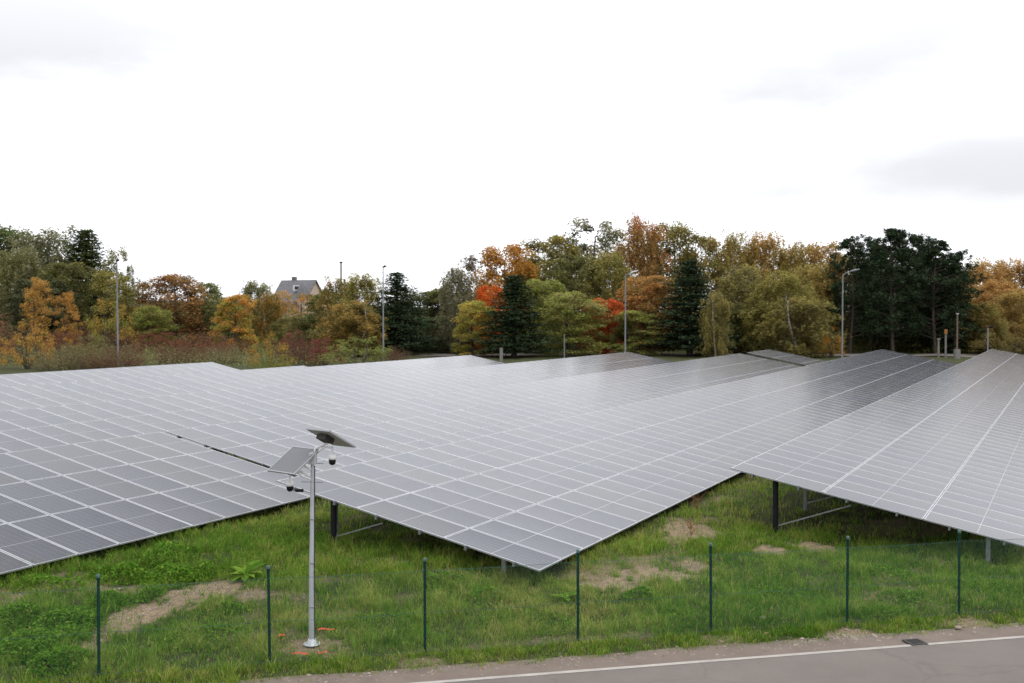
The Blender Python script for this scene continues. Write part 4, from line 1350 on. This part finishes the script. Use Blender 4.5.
def plant(kind, px, top, wid, depth, c1, c2, label, sink=0.0):
    v = USED[kind]; USED[kind] += 1
    tm, cm, ht, ext = PROTO[kind][v % len(PROTO[kind])]
    x = xat(px, depth); z0 = float(ground(x, depth)) - sink
    H_ = at(px, top, depth)[2] - z0
    W_ = wid / FPX * depth / 2
    root = empty(TNAME[kind], (x, depth, z0), (v * 2.399) % 6.283)
    root.scale = (W_ / ext, W_ / ext, H_ / ht)
    tag(root, label, {'shrub': 'shrub', 'scrub': 'bush'}.get(kind, 'tree'), TGROUP.get(kind, 'broadleaf trees of the autumn wood'))
    link("trunk" if kind not in ('shrub', 'scrub') else "stems", tm, root)
    c = link("crown" if kind not in ('shrub', 'scrub') else "foliage", cm, root)
    k1, k2 = (lift(c1, 1.6 if 's' == kind[0] else 1.3), lift(c2, 1.6 if 's' == kind[0] else 1.3)) if kind in ('fir', 'pine', 'shrub', 'scrub') or c1[0] > .3 else (lift(c1), lift(c2))
    c.color = (*k1, 1)
    c['second_colour'] = k2
    return root

DG = (.040, .062, .020); DG2 = (.070, .080, .026)
OL = (.108, .104, .030); OL2 = (.165, .138, .038)
GO = (.095, .102, .050); GO2 = (.125, .118, .064)
BR = (.165, .118, .036); BR2 = (.235, .145, .040)
OR = (.31, .155, .03); OR2 = (.40, .20, .035)
YG = (.150, .165, .036); YG2 = (.20, .17, .035)
RD_ = (.45, .085, .03); RD2 = (.50, .14, .03)
PN = (.022, .036, .018); PN2 = (.036, .052, .025)
RB = (.105, .045, .028); RB2 = (.155, .065, .036)
BB = (.115, .080, .042); BB2 = (.15, .115, .055)
YB = (.25, .17, .035); YB2 = (.27, .135, .035)

TREES = [
 # left wood
 ('broad', 4, 224, 62, 152, DG, (.08, .075, .02), "dark green tree standing at the left edge of the picture"),
 ('birch', 48, 225, 70, 150, GO, GO2, "tall pale grey-green tree with see-through crown in the left wood"),
 ('fir', 86, 229, 60, 147, (.034, .050, .018), (.06, .07, .02), "dark green pointed tree rising beside the pale grey-green tree"),
 ('sparse', 118, 246, 24, 146, OL, GO2, "slim thin-crowned tree peeping above the leftmost lamp"),
 ('birch', 20, 246, 50, 142, OL, GO2, "olive birch low in front of the dark tree at the left edge"),
 ('broad', 66, 262, 52, 140, (.06, .058, .024), OL, "olive-brown tree below the pale grey-green crown, behind the orange saplings"),
 ('broad', 112, 270, 36, 138, OL, OL2, "olive tree directly behind the leftmost lamp"),
 ('broad', 40, 275, 60, 136, (.045, .05, .022), (.07, .07, .035), "dim grey-green tree behind the tall orange sapling"),
 ('sparse', 36, 277, 25, 120, (.20, .115, .03), (.25, .15, .035), "tall orange-leaved sapling at the left, above the yellow bush"),
 ('sparse', 67, 291, 22, 121, (.20, .11, .03), (.25, .14, .035), "slender orange sapling right of the taller orange one"),
 ('shrub', 108, 298, 40, 124, YG, (.25, .15, .03), "yellow-green shrub with some orange just left of the leftmost lamp"),
 ('shrub', 27, 319, 46, 98, YB, YB2, "bright yellow bush at the rear table's left end"),
 ('scrub', -6, 306, 60, 112, BB, RB2, "brown scrub bush cut by the left edge beside the yellow bush"),
 ('scrub', 90, 318, 60, 128, RB, BB, "dark reddish scrub in front of the left wood, left of the lamp"),
 ('scrub', 70, 339, 66, 95, (.10, .09, .04), BB2, "greenish brown scrub along the rear table right of the yellow bush"),
 ('scrub', 110, 340, 60, 96, RB, BB, "brown scrub at the foot of the leftmost lamp"),
 ('shrub', 60, 330, 40, 112, RB, RB2, "purplish red bush right of the bright yellow bush"),
 ('shrub', 88, 334, 40, 104, (.12, .13, .045), BB2, "grey-green rounded bush left of the leftmost lamp's foot"),
 ('shrub', 126, 338, 34, 102, RB, BB2, "brown-red rounded bush just right of the leftmost lamp's foot"),
 ('shrub', 160, 330, 44, 124, RB, RB2, "rust bush at the foot of the big round tree"),
 ('scrub', 222, 344, 40, 108, (.15, .14, .07), BB2, "pale straw-coloured bush beyond the rearmost table's right tip"),
 ('shrub', 290, 330, 34, 114, RB, RB2, "dull red bush behind the orange and green bush"),
 ('scrub', 140, 322, 60, 132, RB, RB2, "red-brown scrub between the leftmost lamp and the round tree"),
 ('sparse', 144, 279, 18, 160, (.09, .08, .06), GO2, "thin bare-looking tree against the sky left of the round tree"),
 ('sparse', 131, 264, 9, 150, (.08, .08, .05), GO2, "very narrow upright treetop right of the leftmost lamp"),
 ('round', 174, 273, 58, 140, (.085, .062, .028), (.20, .10, .03), "large round brown-orange tree standing alone right of the leftmost lamp"),
 ('broad', 150, 305, 34, 134, OL, YG, "small olive tree at the left foot of the round tree"),
 ('broad', 208, 282, 30, 150, (.06, .075, .02), OL, "green treetop just right of the round brown-orange tree"),
 ('broad', 222, 296, 40, 142, OL, GO, "grey-olive tree behind the orange-topped small tree"),
 ('round', 236, 294, 36, 134, (.30, .14, .03), YG, "small tree with a bright orange top and yellow-green sides"),
 ('birch', 256, 279, 34, 152, GO, OL, "airy grey-green tree left of the house"),
 ('scrub', 203, 322, 52, 112, RB, RB2, "rounded rust-red bush below the green treetop"),
 ('scrub', 178, 342, 44, 104, RB, BB, "low rust-brown bush in front of the rounded rust-red one"),
 ('scrub', 236, 333, 34, 126, (.075, .045, .028), RB, "dark purple-brown bush under the orange-topped small tree"),
 ('shrub', 268, 331, 44, 92, (.28, .15, .03), (.11, .13, .035), "orange and green bush at the panel edge below the house"),
 ('scrub', 268, 352, 34, 90, (.10, .13, .035), YG, "low green bush at the foot of the orange and green bush"),
 ('birch', 270, 291, 26, 148, OL, (.22, .12, .03), "olive and orange birch in front of the house's left end"),
 ('broad', 294, 316, 36, 140, (.07, .065, .028), OL, "dull olive tree below the house walls"),
 ('sparse', 305, 293, 26, 215, (.36, .17, .04), (.20, .15, .05), "thin orange-leaved tree right in front of the house wall"),
 ('sparse', 283, 290, 20, 210, (.16, .13, .05), (.32, .16, .04), "airy yellowish tree hiding the left end of the house"),
 ('broad', 328, 288, 32, 138, (.050, .065, .018), DG2, "dark green tree right of the house, under the round sign"),
 ('scrub', 302, 332, 44, 102, (.075, .030, .026), RB, "dark maroon bush below the house, left of the crimson one"),
 ('shrub', 324, 336, 30, 100, (.16, .035, .035), RB, "crimson bush in front of the olive birches"),
 ('birch', 342, 276, 42, 134, OL, (.15, .10, .03), "olive birch left of the pair of birches by the second lamp"),
 ('birch', 364, 272, 44, 130, OL, OL2, "olive birch with pale trunk just left of the second lamp"),
 ('birch', 352, 300, 50, 122, (.10, .095, .035), (.19, .12, .03), "smaller yellowish birch in front of the olive birches"),
 ('shrub', 360, 336, 62, 96, (.105, .11, .04), YG, "wide yellow-green shrub at the panel edge under the birches"),
 ('scrub', 392, 342, 30, 104, RB, BB, "small rusty bush at the foot of the second lamp"),
 ('fir', 397, 272, 48, 128, PN, PN2, "solitary dark pine-like conifer right of the second lamp"),
 # centre
 ('broad', 424, 291, 56, 150, (.045, .055, .026), (.07, .07, .03), "dark green broad tree right of the solitary conifer"),
 ('broad', 448, 288, 46, 146, (.05, .055, .028), OL, "dull green tree behind the white birch trunk"),
 ('broad', 428, 316, 70, 138, (.035, .05, .024), (.055, .065, .03), "low dark green tree mass between conifer and white birch"),
 ('birch', 458, 264, 34, 132, (.08, .075, .045), GO2, "birch with a bright white bare trunk at the wood's left corner"),
 ('sparse', 480, 254, 34, 158, (.065, .055, .045), (.10, .07, .04), "dark bare-branched tree left of the large orange crown"),
 ('round', 506, 243, 52, 148, OR, OR2, "large orange-crowned tree high in the middle of the wood"),
 ('round', 489, 285, 30, 131, (.55, .12, .02), (.45, .16, .02), "flaming red-orange treetop left of the near dark fir"),
 ('broad', 474, 300, 36, 124, YG, YB, "yellow-green small tree beside the white birch trunk"),
 ('fir', 514, 275, 52, 122, PN, PN2, "dark fir under the large orange-crowned tree"),
 ('broad', 540, 279, 48, 132, (.10, .105, .03), YG, "yellowish green tree right of the near dark fir"),
 ('broad', 550, 234, 58, 158, (.075, .072, .03), OL2, "broad olive tree right of the large orange crown"),
 ('birch', 528, 262, 40, 150, OL, OL2, "olive birch between the orange crown and the broad olive tree"),
 ('sparse', 592, 217, 60, 162, (.075, .080, .05), GO2, "tallest pale grey-green tree with sky showing through its top"),
 ('broad', 575, 254, 60, 152, (.07, .07, .03), OL, "olive tree under the tallest pale grey-green tree"),
 ('birch', 608, 250, 50, 148, OL, OL2, "olive birch directly behind the two-headed lamp's left side"),
 ('birch', 640, 214, 44, 154, BR, (.22, .10, .04), "tall brown-orange birch top above the two-headed lamp"),
 ('broad', 672, 221, 48, 158, (.085, .075, .03), OL2, "tall olive-brown tree right of the brown-orange birch"),
 ('round', 570, 291, 56, 126, (.14, .125, .045), YG, "light green rounded tree in front, left of the red tree"),
 ('round', 605, 298, 40, 129, RD_, RD2, "scarlet tree just left of the two-headed lamp"),
 ('broad', 650, 275, 52, 130, (.13, .09, .03), (.24, .12, .035), "orange-brown tree just right of the two-headed lamp"),
 ('broad', 636, 310, 44, 126, (.10, .085, .03), YG, "low olive tree at the foot of the orange-brown one"),
 ('fir', 690, 260, 56, 126, PN, PN2, "dark fir right of the orange-brown tree"),
 ('birch', 716, 290, 26, 121, (.115, .100, .040), OL2, "small pale olive birch against the dark fir's right side"),
 ('broad', 702, 231, 46, 156, OL, BR, "olive-brown treetop above the dark fir right of the lamp"),
 ('birch', 735, 229, 40, 158, BR, OL2, "brown-olive birch top left of the skyline dip"),
 ('birch', 765, 230, 48, 157, BR, BR2, "brownish birch top, third from the dark pines"),
 ('birch', 795, 240, 44, 154, OL2, BR, "golden olive birch top, second from the dark pines"),
 ('broad', 822, 241, 44, 150, BR, (.20, .12, .04), "golden brown tree touching the dark pine group"),
 ('birch', 745, 262, 50, 136, (.095, .09, .045), OL2, "pale weeping birch right of the dark fir"),
 ('birch', 782, 268, 56, 128, OL, OL2, "weeping olive birch in front of the golden birch tops"),
 ('birch', 812, 262, 48, 136, BR, OL2, "weeping brown birch left of the arm lamp"),
 ('birch', 800, 296, 56, 122, (.095, .085, .035), OL2, "low weeping olive birch at the panel edge left of the arm lamp"),
 ('birch', 726, 300, 50, 132, (.07, .07, .03), OL, "low olive birch in shade right of the dark fir"),
 ('shrub', 832, 326, 22, 120, (.34, .14, .02), YB, "little orange shrub at the foot of the arm lamp"),
 # pine group
 ('pine', 850, 236, 42, 134, PN, PN2, "leftmost dark pine of the group, behind the arm lamp"),
 ('pine', 872, 234, 42, 140, PN, PN2, "second dark pine of the group from its left side"),
 ('pine', 893, 228, 46, 132, PN, PN2, "highest dark pine in the middle of the group"),
 ('pine', 916, 232, 44, 138, PN, PN2, "broad-topped dark pine right of the highest one"),
 ('pine', 936, 238, 44, 132, PN, PN2, "dark pine right of the broad-topped pine"),
 ('pine', 955, 249, 44, 134, PN, PN2, "rightmost dark pine, above the pale pole"),
 ('pine', 882, 246, 46, 146, PN, PN2, "dark pine set back behind the highest pine"),
 ('pine', 926, 248, 46, 146, PN, PN2, "dark pine set back behind the broad-topped pine"),
 ('fir', 946, 270, 50, 138, PN, PN2, "dark low conifer filling the foot of the rightmost pines"),
 ('fir', 906, 268, 56, 150, PN, PN2, "dark low conifer in the shade behind the highest pine"),
 ('fir', 862, 266, 50, 150, PN, PN2, "dark low conifer in the shade behind the arm lamp"),
 # right
 ('birch', 985, 258, 46, 156, (.20, .12, .04), (.26, .17, .06), "ochre birch top just right of the dark pines"),
 ('birch', 1012, 257, 46, 158, (.18, .115, .04), (.26, .16, .06), "tallest ochre birch at the right edge"),
 ('round', 996, 280, 40, 146, (.19, .11, .035), (.24, .14, .045), "rust-orange tree below the ochre birch tops"),
 ('birch', 1020, 288, 44, 138, (.15, .11, .04), (.20, .14, .04), "lower ochre birch cut by the right edge"),
 ('birch', 984, 300, 36, 134, OL, BR, "olive birch right of the pale pole"),
 ('shrub', 1004, 330, 50, 128, (.10, .085, .03), BR, "low brownish shrub above the right table's far tip"),
 ('broad', 1044, 262, 46, 156, BR, BR2, "brown tree mostly outside the right edge"),
]
for t in TREES:
    plant(*t)

# far wood behind the first trees, reads as one mass
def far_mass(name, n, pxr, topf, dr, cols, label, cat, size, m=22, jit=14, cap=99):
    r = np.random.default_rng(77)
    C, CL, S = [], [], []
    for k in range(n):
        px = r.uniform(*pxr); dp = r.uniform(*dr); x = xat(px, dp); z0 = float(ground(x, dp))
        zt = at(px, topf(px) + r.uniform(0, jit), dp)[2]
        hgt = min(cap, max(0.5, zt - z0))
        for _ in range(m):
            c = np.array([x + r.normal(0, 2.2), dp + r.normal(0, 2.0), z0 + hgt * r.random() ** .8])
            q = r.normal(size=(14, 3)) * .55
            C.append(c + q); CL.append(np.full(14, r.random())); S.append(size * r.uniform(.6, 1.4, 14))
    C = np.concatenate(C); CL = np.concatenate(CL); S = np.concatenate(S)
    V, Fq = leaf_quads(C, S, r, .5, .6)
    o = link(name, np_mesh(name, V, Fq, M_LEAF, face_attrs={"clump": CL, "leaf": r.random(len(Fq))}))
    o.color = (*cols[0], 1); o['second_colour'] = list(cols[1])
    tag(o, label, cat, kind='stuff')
def wood_top(px):
    return float(np.interp(px, [-60, 0, 60, 110, 135, 160, 250, 330, 400, 450, 480, 520, 600, 700, 830, 960, 1000, 1100],
                               [248, 248, 246, 268, 296, 300, 306, 316, 308, 304, 278, 256, 240, 246, 254, 256, 272, 272]))
far_mass("far_wood", 420, (-60, 1100), wood_top, (165, 178), ((.15, .14, .045), (.22, .17, .055)), "unbroken olive wood filling the background behind the single trees", "woodland", .42)
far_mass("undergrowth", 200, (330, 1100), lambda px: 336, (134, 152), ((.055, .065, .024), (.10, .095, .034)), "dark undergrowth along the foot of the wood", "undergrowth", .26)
far_mass("rough_grass", 380, (-60, 345), lambda px: 352, (98, 168), ((.26, .225, .115), (.19, .23, .075)), "pale rough grass between the scrub bushes at the far left", "grass", .15, 14, 8, 0.55)
